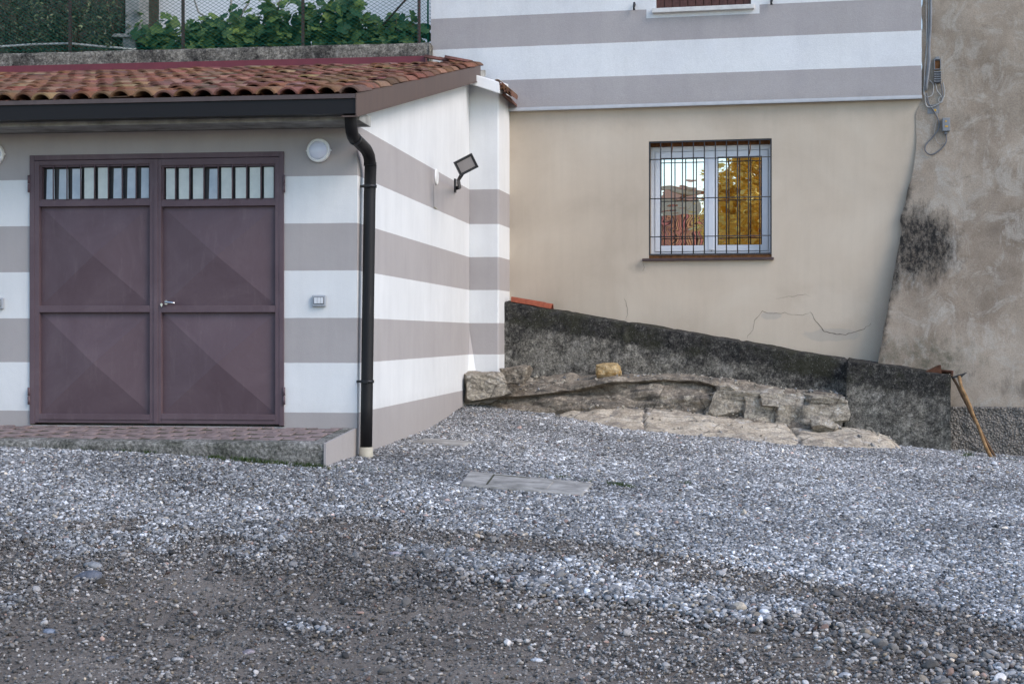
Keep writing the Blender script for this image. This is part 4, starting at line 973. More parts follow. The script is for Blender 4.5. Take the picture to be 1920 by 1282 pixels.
# rubble course under the low wall
rb = empty('rubble_course', P(1455, 780, zwall(1455)-.55), 0, 'course of rough mortared rubble stones beneath the low stained wall', 'stonework')
rb_o = Vector(rb.location)
for k, (u, v, su, sv) in enumerate(((1372, 752, 42, 27), (1425, 762, 34, 27), (1400, 737, 60, 11), (1468, 748, 45, 14), (1482, 777, 34, 23), (1535, 771, 46, 24), (1545, 747, 34, 11), (1365, 727, 18, 8), (1440, 786, 26, 10))):
    Zr = zwall(u)-.53; s_ = Zr/F
    o = boulder('rubble_stone', (su*s_*1.75, .21, sv*s_*1.5), 40+k, M['rubble'], P(u, v+4, Zr+.06)-rb_o, 0, 1.0, parent=rb, flat=5, boxy=True)

# broken chips on the ledge and in the joints of the slab (uncountable)
ch = MB(); rc = random.Random(9)
for k in range(420):
    if k < 200: a, b_f = rc.random(), rc.uniform(.68, .97); p = Vector(rock_fn(a, b_f))
    elif k < 300: a = rc.random(); p = Vector(rock_fn(a, rc.uniform(.02, .12)))+Vector((0, -.06, .0))
    else: a = rc.random(); p = Vector(slab_fn(a, rc.choice((.03, .05, .1, .4, .7))))
    r = rc.uniform(.008, .024)*(1.6 if rc.random() < .1 else 1); g_ = rc.uniform(.55, 1.15); ch.tc = tuple(v_*g_ for v_ in rc.choice(((.36, .33, .28), (.30, .27, .22), (.26, .26, .26), (.42, .38, .31))))
    q = [Vector((rc.gauss(0, 1), rc.gauss(0, 1), rc.gauss(0, .7))).normalized()*r for _ in range(9)]
    bmc = bmesh.new(); vv_ = [bmc.verts.new(x_) for x_ in q]; bmesh.ops.convex_hull(bmc, input=vv_); bmc.verts.index_update()
    mp = {v_: ch.V(p+v_.co+Vector((0, 0, r*.3))) for v_ in bmc.verts}
    for f_ in bmc.faces: ch.Fc([mp[v_] for v_ in f_.verts], False)
    bmc.free()
tag(ch.build('rock_chips', M['cobble'], None, recalc=False), 'small broken stone chips scattered over the rock ledge', 'stones', kind='stuff')

# loose roof tiles on the low wall
for k, (u, v, sw, lab) in enumerate(((991, 568, 1, 'long terracotta ridge tile lying on the top end of the low stained wall'), (1022, 574, .45, 'short broken terracotta tile piece lying lowest on the stained wall'))):
    b = MB(); b.tc = (1, 1, 1); L = .42*sw; c = H.wor(hl_(u, v, RY+.12)); slope = -.17
    b.prism([(-.085, -.02), (-.06, .045), (.06, .045), (.085, -.02), (.072, -.02), (.05, .03), (-.05, .03), (-.072, -.02)], -L/2, L/2, lambda p, t: (t, p[0], p[1]+t*slope))
    o = b.build('roof_tile', M['newtile'], None, .004); o.location = c; o.rotation_euler = (0, 0, H.ang); tag(o, lab, 'roof tile', 'loose tiles on the low wall')

# ------------------------------------------------------------------ covers in the gravel
def cover_thing(quad, label, hole):
    c4 = [on_ground(u, v) for u, v in quad]; c = sum(c4, Vector())/4
    o = empty('inspection_cover', c, 0, label, 'concrete cover')
    q = [p-c for p in c4]; SLAB.append([tuple(p[:2]) for p in [c+(p*.93) for p in q]])
    b = MB(); up = Vector((0, 0, .028))
    b.hexa([p-Vector((0, 0, .15)) for p in q]+[p+up for p in q]); b.build('cover_frame', M['cover'], o, .012)
    if hole:
        def bil(s, t): return q[0]*(1-s)*(1-t)+q[1]*s*(1-t)+q[2]*s*t+q[3]*(1-s)*t
        b = MB(); r = [bil(s, t) for s, t in ((.22, .16), (.70, .16), (.70, .84), (.22, .84))]
        b.hexa([p+Vector((0, 0, .0)) for p in r]+[p+Vector((0, 0, .032)) for p in r]); b.build('cover_lid', M['cover'], o, .004)
        b = MB()
        for s0_, t0_, s1_, t1_ in ((.205, .14, .218, .9), (.205, .86, .5, .90)):
            r = [bil(s, t) for s, t in ((s0_, t0_), (s1_, t0_), (s1_, t1_), (s0_, t1_))]; b.hexa([p+Vector((0, 0, .0)) for p in r]+[p+Vector((0, 0, .031)) for p in r])
        b.build('cover_gap', M['joint'], o)
    return o
cover_thing([(862, 914), (1092, 933), (1112, 911), (880, 889)], 'large worn concrete inspection cover sunk in the gravel', True)
cover_thing([(772, 832), (868, 840), (892, 832), (798, 826)], 'small concrete slab half buried beside the striped side wall', False)

# ------------------------------------------------------------------ larger cobbles one can point at
CB = [(1628/3, 880+497/3, .040, (.36, .34, .31), 'smooth oval buff cobble lying alone on the dark dirt at the left'),
      (500/3, 880+608/3, .085, (.10, .108, .13), 'largest dark blue grey flat stone on the dirt at the left'),
      (530/3, 880+548/3, .065, (.21, .215, .22), 'flat pale grey stone just behind the large dark flat stone'),
      (640+300/3, 880+482/3, .056, (.30, .27, .29), 'pinkish veined oblong cobble on the dirt in the middle'),
      (835/3, 880+528/3, .034, (.42, .43, .45), 'pale tilted cobble right of the flat grey stones'),
      (1395/3, 880+1030/3, .036, (.22, .19, .20), 'mauve round cobble near the front edge'),
      (1000/3, 880+1070/3, .030, (.33, .32, .31), 'light round cobble near the front edge'),
      (610/3, 880+1065/3, .030, (.09, .10, .12), 'dark upright cobble near the front edge at the left'),
      (280/3, 880+915/3, .040, (.18, .20, .24), 'blue grey cobble leaning on a smaller tan stone'),
      (640+890/3, 880+432/3, .040, (.19, .18, .15), 'brown flattish stone on the gravel in the middle'),
      (1280+1175/3, 880+1028/3, .032, (.20, .23, .27), 'blue grey cobble at the edge of the gravel bank'),
      (1280+915/3, 880+1160/3, .036, (.42, .42, .42), 'pale flat cobble alone on the dirt at the right'),
      (1280+1890/3, 880+1065/3, .036, (.44, .44, .45), 'large pale cobble at the right end of the gravel bank'),
      (640+1100/3, 880+1075/3, .032, (.46, .47, .48), 'white flat cobble on the dirt by the front edge')]
for k, (u, v, r, c, lab) in enumerate(CB):
    r *= .85; p = on_ground(u, v); b = MB(); b.tc = c; sd = k*1.7
    bm = bmesh.new(); bmesh.ops.create_icosphere(bm, subdivisions=3, radius=1)
    fx = random.Random(k); sx, sy, sz = r*(1.0), r*fx.uniform(.7, .85), r*fx.uniform(.30, .46)
    vs = []
    for v_ in bm.verts:
        q = v_.co*(1+.28*mn.noise(v_.co*.9+Vector((sd, 0, 0)))+.05*mn.noise(v_.co*3+Vector((sd, 0, 0)))); vs.append(b.V((q.x*sx, q.y*sy, q.z*sz)))
    bm.verts.index_update()
    for f_ in bm.faces: b.Fc([v_.index for v_ in f_.verts], True)
    bm.free(); o = b.build('cobble', M['cobble'], None); o.location = p+Vector((0, 0, sz*.22)); o.rotation_euler = (random.gauss(0, .12), random.gauss(0, .12), random.uniform(-.5, .5)); tag(o, lab, 'stone', 'larger cobbles in the yard')

# ------------------------------------------------------------------ long handled tools
for k, (ub, vb, ut, vt_, mt, lab, dy) in enumerate(((1858, 858, 1796, 706, 'stick', 'hoe with a long knotty light wooden handle leaning on the stained end block', 0), (1864, 856, 1784, 703, 'stick_dark', 'hoe with a thin dark handle and a rusty blade resting on the end block', .10))):
    g0 = on_ground(ub, vb); g0 = P(ub, vb, 17.75+dy); tp = P(ut, vt_, H.wor(hl_(1783, 704, BY)).y+.02+dy*.6)
    o = empty('garden_hoe', g0, 0, lab, 'garden tool', 'hoes leaning on the end block')
    b = MB(); n_ = 9; pts = []
    for i in range(n_): t = i/(n_-1); q = (tp-g0)*t; pts.append(q+Vector((random.gauss(0, .006), random.gauss(0, .006), 0)))
    b.tube(pts, [random.uniform(.017, .022) if k == 0 else .0155 for _ in range(n_)], 8); b.build('hoe_handle', M[mt], o)
    hb = MB()
    if k == 1:
        q = P(1757, 696, tp.y+.05)-g0
        hb.hexa([q+Vector(p) for p in ((-.15, .0, -.02), (.05, -.02, -.05), (.05, .08, -.05), (-.15, .05, -.02), (-.15, 0, -.012), (.04, -.02, .075), (.04, .08, .075), (-.15, .05, -.012))])
        hb.tube([q+Vector((.04, .03, .0)), q+Vector((.19, .02, -.01)), tp-g0], [.022, .02, .02], 8)
        hb.build('hoe_blade', M['rustmetal'], o)
    else:
        q = tp-g0; hb.hexa([q+Vector(p) for p in ((-.06, .0, -.015), (.04, .0, -.01), (.04, .04, -.01), (-.06, .04, -.015), (-.06, 0, .0), (.11, 0, .05), (.11, .04, .05), (-.06, .04, .0))]); hb.build('hoe_blade', M['blackmetal'], o)

# ------------------------------------------------------------------ cables and boxes on the neighbouring wall
def wl_(u, v, off=.03):
    z = (V0-v)/F*18.8; return hl_(u, v, by(z)-off)
cbn = empty('cable_bundle', H.wor(wl_(1742, 190)), H.ang, 'tangle of grey cables running down the corner of the striped house', 'cables')
co_ = wl_(1742, 190)
def cab(pts, r, mt, name='cable', off=.03):
    P_ = [wl_(u, v, off)-co_ for u, v in pts]; sm = []
    for i in range(len(P_)-1):
        p0, p1_, p2_, p3_ = P_[max(0, i-1)], P_[i], P_[i+1], P_[min(len(P_)-1, i+2)]
        for q in range(5):
            t = q/5; sm.append(.5*((2*p1_)+(p2_-p0)*t+(2*p0-5*p1_+4*p2_-p3_)*t*t+(3*p1_-p0-3*p2_+p3_)*t**3))
    sm.append(P_[-1]); b = MB(); b.tube(sm, r, 7); return b.build(name, M[mt], cbn)
cab([(1745, -40), (1745, 40), (1742, 90), (1742, 120), (1736, 170)], .018, 'conduit', 'conduit', .04)
cab([(1739, -40), (1741, 50), (1736, 100), (1733, 150), (1734, 180), (1738, 200), (1752, 199), (1765, 190), (1771, 175), (1768, 155)], .008, 'cable_pale')
cab([(1742, -40), (1739, 60), (1735, 110), (1733, 165), (1740, 195), (1757, 196), (1766, 186), (1766, 165), (1762, 152)], .007, 'cable')
cab([(1736, -40), (1737, 70), (1738, 130), (1731, 170), (1737, 182), (1748, 178), (1750, 160), (1742, 150)], .006, 'cable_pale')
cab([(1737, 175), (1742, 195), (1752, 210), (1760, 228), (1759, 243), (1748, 258), (1736, 272), (1735, 283), (1744, 290), (1756, 286), (1768, 276), (1774, 266), (1774, 252)], .008, 'cable')
cab([(1754, 155), (1757, 170), (1763, 178), (1768, 186)], .006, 'cable_pale')
cab([(1756, 205), (1757, 222), (1752, 245), (1756, 264), (1764, 271), (1770, 268)], .003, 'cable_pale')
cab([(1759, 190), (1762, 182), (1768, 186), (1765, 193), (1759, 190)], .005, 'cable_pale')
pt_ = MB(); q0 = wl_(1739, 197, .012)-co_; q1 = wl_(1761, 213, .012)-co_; pt_.box(q0.x, q1.x, q0.y-.0, q0.y+.01, q1.z, q0.z); pt_.build('cable_plate', M['conduit'], cbn, .002)
pt_ = MB(); q0 = wl_(1751, 205, .016)-co_; q1 = wl_(1755, 209, .016)-co_; pt_.box(q0.x, q1.x, q0.y-.003, q0.y+.001, q1.z, q0.z); pt_.build('sticker', M['sticker'], cbn)
def wallbox(u, v, wpx, hpx, label, opened):
    c = wl_(u, v, 0); s_ = 18.8/F; o = empty('junction_box', H.wor(c), H.ang, label, 'junction box', 'boxes on the grey brown wall')
    hw, hh = wpx*s_/2, hpx*s_/2
    if opened:
        b = MB(); b.box(-hw, hw, -.012, .04, -hh, hh); b.box(-hw, -hw+.008, -.05, -.011, -hh, hh); b.box(hw-.008, hw, -.05, -.011, -hh, hh); b.box(-hw+.008, hw-.008, -.05, -.011, -hh, -hh+.008); b.box(-hw+.008, hw-.008, -.05, -.011, hh-.008, hh); b.box(-hw*.6, hw*.6, -.035, .0, hh, hh+.03)
        b.build('box_body', M['greyplastic2'], o, .002)
        b = MB(); b.box(-hw+.01, hw-.01, -.03, -.013, -hh*.9, hh*.7); b.build('box_inside', M['rustwood'], o)
        b = MB(); b.box(-hw, hw, -.05, .04, -hh-.16, -hh-.02); b.build('terminal_block', M['darkplastic'], o, .003)
        for k in range(5): b = MB(); b.tube([(hw*.75, -.052, -hh-.03-k*.028), (hw*1.1, -.06, -hh-.03-k*.028)], .007, 6); b.tube([(-hw*.75, -.052, -hh-.03-k*.028), (-hw*1.1, -.06, -hh-.03-k*.028)], .007, 6); b.box(-hw*.7, hw*.7, -.056, -.0505, -hh-.034-k*.028, -hh-.026-k*.028); b.build('terminal', M['greyplastic2'], o)
    else:
        b = MB(); b.box(-hw, hw, -.075, .04, -hh, hh); b.build('box_body', M['greyplastic2'], o, .008)
        b = MB(); b.tube([(0, -.03, -hh-.035), (0, -.03, -hh)], .02, 10); b.build('cable_gland', M['greyplastic2'], o)
        for q_ in ((-.012, .006, .35, .58), (-.016, .02, -.4, -.2)): b = MB(); b.box(q_[0], q_[1], -.0775, -.0745, hh*q_[2], hh*q_[3]); b.build('sticker', M['sticker'], o)
wallbox(1757.5, 122, 12, 20, 'opened grey junction box with bare terminals among the cables', True)
wallbox(1773.5, 235, 14, 25, 'closed grey junction box hanging below the cable tangle', False)

# ------------------------------------------------------------------ terrace behind the garage
TY = 6.46
tzr = gl_(800, 80, TY); tx1 = tzr.x+.03
tw = MB()
def twf(a, b):
    x = XL+a*(tx1-XL); seq = [(TY, 2.9), (TY, tzr.z-.015), (TY+.02, tzr.z), (TY+.3, tzr.z)]; tb = [0, .7, .76, 1]
    k = max(i for i in range(3) if tb[i] <= b+1e-9); f = (b-tb[k])/(tb[k+1]-tb[k])
    w = mn.fractal(Vector((x*3, b*2, 7)), 1, 2, 4)*.008
    return (x, seq[k][0]*(1-f)+seq[k+1][0]*f+w, seq[k][1]*(1-f)+seq[k+1][1]*f+w)
idt = tw.grid(twf, 160, 24); tw.V((tx1, TY+.3, 2.9)); tw.Fc([idt[160][j] for j in range(25)]+[len(tw.v)-1], False)
two = tw.build('terrace_wall', M['terrace_concrete'], None, recalc=False); two.location = G.o; two.rotation_euler = (0, 0, G.ang)
tag(two, 'grey streaked concrete retaining wall behind the tiled garage roof', 'wall')
tg = MB(); tg.hexa([G.wor(p) for p in ((-30, TY+.3, 1), (tx1+.2, TY+.3, 1), (tx1+.2, 25, 1), (-30, 25, 1), (-30, TY+.3, tzr.z-.06), (tx1+.2, TY+.3, tzr.z-.06), (tx1+.2, 25, tzr.z+.3), (-30, 25, tzr.z+.3))])
tag(tg.build('terrace_ground', M['soil'], None), 'garden soil of the raised terrace', 'ground', kind='structure')
# fence
FY = TY+.12; fe = empty('garden_fence', G.wor((0, FY, tzr.z)), G.ang, 'green chain link fence on maroon posts along the terrace wall', 'fence')
fo_ = Vector((0, FY, tzr.z)); FH = 1.5
def fx(u): return gl_(u, 60, FY).x
xe = fx(785)
fm = MB(); dx, dz_ = .078, .047
Lh = FH; x = XL-3
k = 0
while x < xe+3:
    for sgn in (1, -1):
        # wire from the bottom going up at slope dz/dx, clipped to the panel
        xa_, za_ = x, 0; xb_, zb2 = x+sgn*FH*dx/dz_, FH
        lo_, hi_ = XL, xe
        t0_, t1_ = 0, 1
        d_ = xb_-xa_
        ta, tb_ = (lo_-xa_)/d_, (hi_-xa_)/d_
        if ta > tb_: ta, tb_ = tb_, ta
        t0_, t1_ = max(0, ta), min(1, tb_)
        if t1_-t0_ > .01:
            fm.tube([(xa_+d_*t0_, .004*sgn, FH*t0_+.02), (xa_+d_*t1_, .004*sgn, FH*t1_+.02)], .0021, 4, False)
    x += dx*1.0
# return to the house corner
q0 = Vector((xe, 0, 0)); q1 = G.loc(H.wor(hl_(808, 60, 0)))-fo_; q1.z = 0
dl = (q1-q0); n_ = int(dl.length/dx)
for kk_ in range(-40, n_+40):
    for sgn in (1, -1):
        s0_ = kk_*dx; s1_ = s0_+sgn*FH*dx/dz_
        d_ = s1_-s0_; ta, tb_ = (0-s0_)/d_, (dl.length-s0_)/d_
        if ta > tb_: ta, tb_ = tb_, ta
        t0_, t1_ = max(0, ta), min(1, tb_)
        if t1_-t0_ > .01:
            pa_, pb_ = q0+dl.normalized()*(s0_+d_*t0_), q0+dl.normalized()*(s0_+d_*t1_)
            fm.tube([pa_+Vector((0, 0, FH*t0_)), pb_+Vector((0, 0, FH*t1_))], .0021, 4, False)
for z in (.05, .75, 1.48): fm.tube([(XL, -.006, z), (xe, -.006, z)], .0025, 4, False)
fm.build('wire_mesh', M['fencewire'], fe, recalc=False)
for uu in (130, 342, 567, 785):
    b = MB(); x = fx(uu); b.box(x-.018, x+.018, .008, .044, -.1, FH+.1); b.build('fence_post', M['post'], fe, .002)
b = MB(); p0, p1_ = gl_(717, 47, FY)-fo_, gl_(765, -5, FY)-fo_; b.tube([p0+Vector((-.0, .03, -.0)), p1_+Vector((.25, .03, .28))], .014, 6); b.build('fence_brace', M['post'], fe)
b = MB(); p0 = gl_(806, 40, FY)-fo_; b.tube([Vector((q1.x-.03, q1.y-.05, -.05)), Vector((q1.x-.03, q1.y-.05, FH))], .012, 6); b.build('fence_post', M['fencewire'], fe)
# concrete pier with slab cap, and pale pipe
pc_ = gl_(240, 90, FY+.35); pe = empty('concrete_pier', G.wor((pc_.x, FY+.35, tzr.z-.05)), G.ang, 'grey concrete pier with a flat cap stone behind the fence', 'pier')
b = MB(); b.box(-.05, .13, -.06, .3, 0, .30); b.build('pier_shaft', M['concrete_pale'], pe, .01)
b = MB(); b.hexa([(-.20, -.10, .30), (.24, -.10, .28), (.24, .4, .28), (-.2, .4, .30), (-.16, -.10, .345), (.2, -.10, .335), (.2, .4, .335), (-.16, .4, .345)]); b.box(-.02, .18, -.05, .3, .346, .9); b.build('pier_cap', M['concrete_pale'], pe, .012)
b = MB(); pts = [gl_(u, v, FY+.15) for u, v in ((-60, 100), (0, 88), (60, 84), (130, 82), (190, 88), (255, 93))]; b.tube(pts, .016, 8)
po = b.build('pipe', M['pipe_pale'], None); po.location = G.o; po.rotation_euler = (0, 0, G.ang); tag(po, 'pale water pipe lying along the terrace below the hedge', 'pipe')
# dark block standing in for the black gap behind the hedge, and the far white house
fh = MB(); fh.box(gl_(288, 40, 12).x, 6, 12, 12.3, tzr.z-.2, 9); o = fh.build('white_house', M['far_white'], None); o.location = G.o; o.rotation_euler = (0, 0, G.ang); tag(o, 'plain white house wall far behind the garden plants', 'house')
fh = MB(); fh.box(-14, gl_(290, 40, 11.6).x, 11.2, 11.8, tzr.z-.2, 7); fh.prism([(-14.2, 7), (gl_(290, 40, 11.6).x+.2, 7), ((-14.2+gl_(290, 40, 11.6).x)/2, 8)], 11.1, 11.9, lambda p, t: (p[0], t, p[1])); o = fh.build('dark_gap_block', M['soil'], None); o.location = G.o; o.rotation_euler = (0, 0, G.ang); tag(o, 'dark block standing in for the black gap behind the hedge', 'dark block')

def leaf_mesh(mb, c, nrm, along, size, kind, tint):
    mb.tc = (tint,)*3; nrm = nrm.normalized(); along = (along-nrm*along.dot(nrm)).normalized(); side = nrm.cross(along)
    if kind == 'palm':
        pts = []
        n = 14
        for i in range(n):
            a = -PI*.93+2*PI*.93*i/(n-1); r = size*(.5 if i % 3 else .38)*(1.0+.2*math.cos(a))*(1+random.uniform(-.1, .1))
            pts.append(mb.V(c+along*(math.cos(a)*r)+side*(math.sin(a)*r)+nrm*(-.25*r*abs(math.sin(a))*random.uniform(0, 1.3))))
        o = mb.V(c)
        for i in range(n-1): mb.Fc((o, pts[i], pts[i+1]), False)
    else:
        a = mb.V(c); b1 = mb.V(c+along*size*.5+side*size*.2+nrm*size*.06); b2 = mb.V(c+along*size*.5-side*size*.2+nrm*size*.06); e = mb.V(c+along*size-nrm*size*.1); mid = mb.V(c+along*size*.5-nrm*size*.02)
        mb.Fc((a, b1, mid), True); mb.Fc((a, mid, b2), True); mb.Fc((b1, e, mid), True); mb.Fc((mid, e, b2), True)
rg = random.Random(3)
def mallow(u, hgt, wid, label, nleaf, yoff=.42):
    hgt *= 1.42; nleaf = int(nleaf*1.7); x = gl_(u, 80, FY+yoff).x; base_ = Vector((x, FY+yoff, tzr.z-.08))
    o = empty('mallow_plant', G.wor(base_), G.ang, label, 'plant', 'leafy plants behind the fence')
    st = MB(); lf = MB(); tips = []
    for k in range(7):
        a = rg.uniform(-1, 1); top = Vector((a*wid*.5, rg.uniform(-.15, .25), hgt*rg.uniform(.65, 1)*(1-.35*abs(a))))
        mid = top*.5+Vector((rg.uniform(-.05, .05), 0, .06)); st.tube([(a*.05, 0, 0), mid, top], [.012, .009, .005], 6); tips.append((mid, top))
    st.build('stem', M['bark'], o)
    for k in range(nleaf):
        m_, t_ = rg.choice(tips); f = rg.uniform(-.6, 1.0); p = m_.lerp(t_, max(-1, f))
        p = p+Vector((rg.gauss(0, .10), rg.gauss(0, .10)-.03, rg.gauss(0, .07))); p.z = max(.05, p.z)
        nrm = Vector((rg.gauss(0, .5), -.7+rg.gauss(0, .4), .75+rg.gauss(0, .3))); al = Vector((rg.gauss(0, 1), -.4, -.7))
        lf.smooth = False; leaf_mesh(lf, p, nrm, al, rg.uniform(.07, .20), 'palm', min(1, max(0, rg.gauss(.25, .22)+(.3 if rg.random() < .12 else 0))))
    lf.build('foliage', M['mallow'], o, recalc=False)
for args in ((298, .42, .5, 'leafy green plant beside the concrete pier behind the fence', 130), (375, .55, .65, 'leafy green plant around the foot of the pale sapling', 190), (455, .45, .65, 'low leafy green plant between the sapling and the middle fence post', 170), (510, .80, .35, 'tall yellowish leafy shoot left of the middle fence post', 70), (545, .50, .6, 'dark leafy plant directly behind the middle fence post', 150), (625, .78, .85, 'tallest broad leafy plant right of the middle fence post', 260), (700, .48, .6, 'leafy plant under the slanting fence brace', 170), (752, .42, .5, 'leafy plant beside the last fence post near the striped house', 140)): mallow(*args)
# sapling
x = gl_(432, 60, FY+.7).x; sp = empty('sapling', G.wor((x, FY+.7, tzr.z-.1)), G.ang, 'pale bare stemmed sapling forking above the garden plants', 'tree')
b = MB(); b.tube([(-.05, 0, 0), (-.04, 0, .4), (.0, 0, .6), (.02, .02, 1.3)], [.022, .02, .018, .012], 8); b.tube([(-.03, 0, .45), (.12, 0, .65), (.24, .03, .85), (.36, .05, 1.3)], [.018, .016, .014, .01], 7); b.tube([(-.05, 0, .3), (-.22, 0, .6), (-.45, .02, .74), (-.6, .1, 1.1)], [.016, .015, .013, .01], 7); b.build('trunk', M['bark_pale'], sp)
b = MB()
for k in range(60): leaf_mesh(b, Vector((rg.uniform(-.5, .4), rg.uniform(-.1, .2), rg.uniform(.95, 1.6))), Vector((rg.gauss(0, .5), -.6, .6)), Vector((rg.gauss(0, 1), 0, -1)), rg.uniform(.08, .13), 'palm', rg.uniform(0, .6))
b.build('crown', M['mallow'], sp, recalc=False)
# hedge
def hedge(u, wid, hgt, label, nleaf, yoff):
    x = gl_(u, 80, FY+yoff).x; o = empty('hedge_shrub', G.wor((x, FY+yoff, tzr.z-.08)), G.ang, label, 'shrub', 'dark hedge shrubs at the left')
    st = MB(); lf = MB(); seeds = []
    for k in range(16):
        top = Vector((rg.uniform(-wid, wid)*.5, rg.uniform(-.25, .3), rg.uniform(.35, 1)*hgt)); md_ = top*.55+Vector((rg.uniform(-.1, .1), .05, .1)); st.tube([(rg.uniform(-.1, .1), .1, 0), md_, top], [.016, .011, .005], 6); seeds += [md_, top, (md_+top)/2]
    st.build('branches', M['bark'], o)
    cl_ = [Vector((rg.uniform(-wid, wid)*.52, rg.uniform(-.32, .25), rg.uniform(.12, 1)*hgt)) for _ in range(60)]
    for k in range(nleaf):
        c = rg.choice(cl_); p = c+Vector((rg.gauss(0, .09), rg.gauss(0, .08), rg.gauss(0, .08)))
        if p.z < .1: continue
        leaf_mesh(lf, p, Vector((rg.gauss(0, .7), -.7+rg.gauss(0, .5), .6+rg.gauss(0, .5))), Vector((rg.gauss(0, 1), rg.gauss(-.3, .5), rg.gauss(-.3, .7))), rg.uniform(.05, .085), 'oval', rg.choice((.02, .1, .15, .3, .3, .45, .7, 1.0)))
    lf.build('foliage', M['hedge'], o, recalc=False)
hedge(20, .9, 1.25, 'dark glossy leaved hedge shrub at the left edge above the tiled roof', 2300, .5)
hedge(130, .95, 1.3, 'dark glossy leaved hedge shrub between the left edge and the concrete pier', 2300, .42)
hedge(215, .5, 1.2, 'dark hedge shrub overhanging the concrete pier', 850, .5)

# ------------------------------------------------------------------ what the barred window mirrors: a golden tree and a tiled house across the yard
nH = Vector((-math.sin(-H.ang), -math.cos(H.ang), 0)); nH = Vector((H.s, -H.c, 0)) if False else Vector((-.2121, -.9773, 0))
def mirror_pt(u, v, dist):
    p = H.wor(hl_(u, v, .21)); d = Vector(((u-U0)/F, 1, (V0-v)/F)).normalized(); r = d-2*d.dot(nH)*nH
    return p+r*dist
tp = mirror_pt(1432, 380, 42); tz0 = gz1(tp.x, tp.y)
tr = empty('autumn_tree', (tp.x, tp.y, tz0), 0, 'golden leaved autumn tree mirrored in the right pane of the barred window', 'tree')
b = MB(); b.tube([(0, 0, 0), (.1, 0, 1.6), (0, .1, 3.2), (.1, 0, 7.5)], [.28, .22, .17, .06], 10)
for k in range(10):
    a = rg.uniform(0, 2*PI); z0 = rg.uniform(2, 5); b.tube([(0, 0, z0), (math.cos(a)*.9, math.sin(a)*.9, z0+1), (math.cos(a)*1.9, math.sin(a)*1.9, z0+1.9)], [.09, .06, .03], 6)
b.build('trunk', M['bark'], tr)
b = MB(); cl_ = []
for k in range(260):
    z = rg.uniform(1.6, 9.4); rr = 2.15*math.sin(PI*min(1, max(.05, (z-.8)/9.2)))**.7; a = rg.uniform(0, 2*PI); q = math.sqrt(rg.random()); cl_.append((Vector((math.cos(a)*rr*q, math.sin(a)*rr*q, z)), rg.uniform(-.2, .25)))
for k in range(15000):
    c, ti = rg.choice(cl_); leaf_mesh(b, c+Vector((rg.gauss(0, .3), rg.gauss(0, .3), rg.gauss(0, .28))), Vector((rg.gauss(0, .6), rg.gauss(0, .6), 1)), Vector((rg.gauss(0, 1), rg.gauss(0, 1), -.5)), rg.uniform(.26, .46), 'oval', min(1, max(0, .5+ti+rg.gauss(0, .25))))
b.build('crown', M['gold'], tr, recalc=False)
hp = mirror_pt(1275, 403, 60)
mh = empty('tiled_house', (hp.x, hp.y, gz1(hp.x, hp.y)), R(-17.5), 'house with a brown tiled roof mirrored in the left pane of the barred window', 'house')
re = hp.z-mh.location.z
b = MB(); b.box(-5, 7, -4.5, 3.6, 0, re-2.35); b.box(-1.0, .95, -2.4, -.02, re-.6, re+.95); b.build('wall', simple('ochre_wall', (.62, .52, .38), .9, .2), mh)
b = MB(); b.smooth = False
def slope(x0, x1_, d0, d1):
    b.hexa([(x0, 4, re-2.5+d0), (x1_, 4, re-2.5+d0), (x1_, 0, re+d0), (x0, 0, re+d0), (x0, 4, re-2.5+d1), (x1_, 4, re-2.5+d1), (x1_, 0, re+d1), (x0, 0, re+d1)])
b.tc = (.24, .095, .055); slope(-5.3, 7.3, -.15, -.02)
for k in range(95):
    x0 = -5.2+k*.13
    b.tc = tuple(c*random.uniform(.75, 1.15) for c in (.60, .25, .13)); slope(x0, x0+.08, -.01, .07)
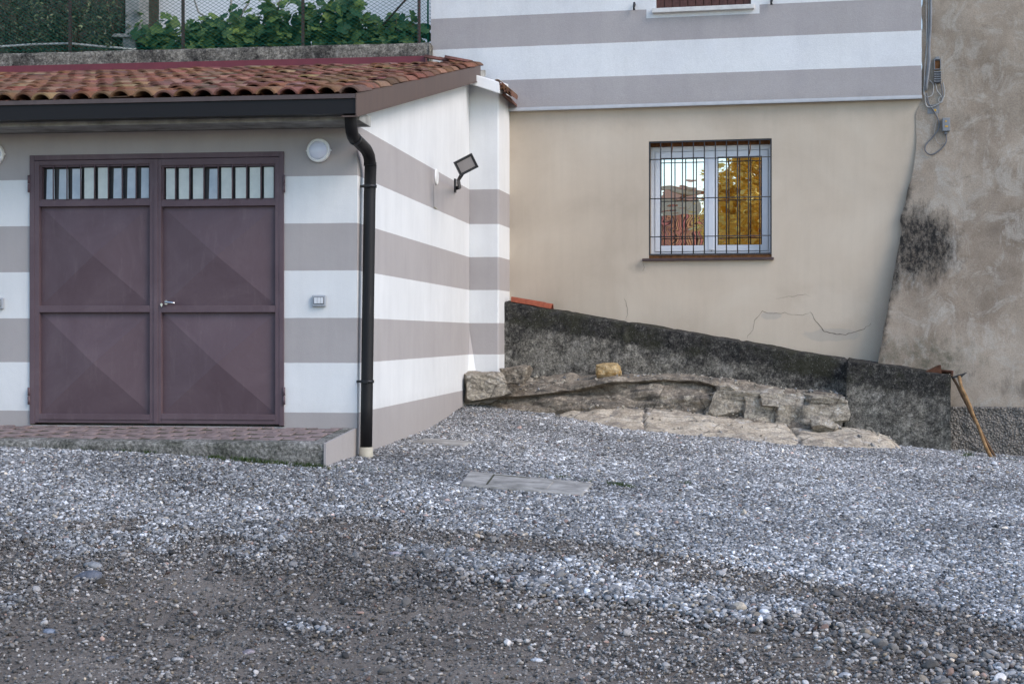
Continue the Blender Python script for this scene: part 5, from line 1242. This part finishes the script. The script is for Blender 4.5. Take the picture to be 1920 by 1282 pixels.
b.tc = (.35, .17, .11); b.hexa([(-5.3, -5, re-2.7), (7.3, -5, re-2.7), (7.3, -.01, re-.02), (-5.3, -.01, re-.02), (-5.3, -5, re-2.6), (7.3, -5, re-2.6), (7.3, -.01, re+.06), (-5.3, -.01, re+.06)])
b.tc = (.40, .22, .14); b.hexa([(-1.25, .2, re+.95), (1.25, .2, re+.95), (1.25, -2.6, re+.95), (-1.25, -2.6, re+.95), (-.5, -.8, re+1.4), (.5, -.8, re+1.4), (.5, -1.6, re+1.4), (-.5, -1.6, re+1.4)])
b.build('roof', M['tile'], mh)

# ------------------------------------------------------------------ gravel, grass tufts
build_gravel()
gb = MB()
def tufts(u0_, u1_, v0_, v1_, n, h=.05, blades=14):
    for _ in range(n):
        u = rg.uniform(u0_, u1_); t = (u-u0_)/max(1, u1_-u0_); v = v0_+(v1_-v0_)*t+rg.gauss(0, 1.5); p = on_ground(u, v)
        for k in range(blades):
            gb.tc = (rg.random(),)*3; q = p+Vector((rg.gauss(0, .02), rg.gauss(0, .02), 0)); a = rg.uniform(0, 2*PI); ln = h*rg.uniform(.5, 1.2); d = Vector((math.cos(a), math.sin(a), 0)); s = Vector((-d.y, d.x, 0))*.0032
            tipp = q+d*ln*.6+Vector((0, 0, ln)); md_ = q+d*ln*.2+Vector((0, 0, ln*.6)); i = [gb.V(q+s), gb.V(q-s), gb.V(md_+s*.7), gb.V(md_-s*.7), gb.V(tipp)]; gb.Fc((i[0], i[1], i[3], i[2])); gb.Fc((i[2], i[3], i[4]))
tufts(390, 612, 861, 881, 80, .045); tufts(130, 390, 846, 856, 18, .04); tufts(620, 800, 880, 890, 14, .03, 8)
tufts(1140, 1182, 909, 917, 16, .045); tufts(1000, 1110, 893, 904, 26, .03, 8); tufts(1250, 1300, 905, 912, 6, .035); tufts(1200, 1214, 764, 768, 3, .05); tufts(1440, 1470, 795, 800, 5, .04); tufts(1795, 1835, 857, 859, 5, .07); tufts(1860, 1915, 861, 864, 7, .035)
tag(gb.build('grass', M['grass'], None, recalc=False), 'short tufts of grass and moss along the step and the covers', 'grass', kind='stuff')
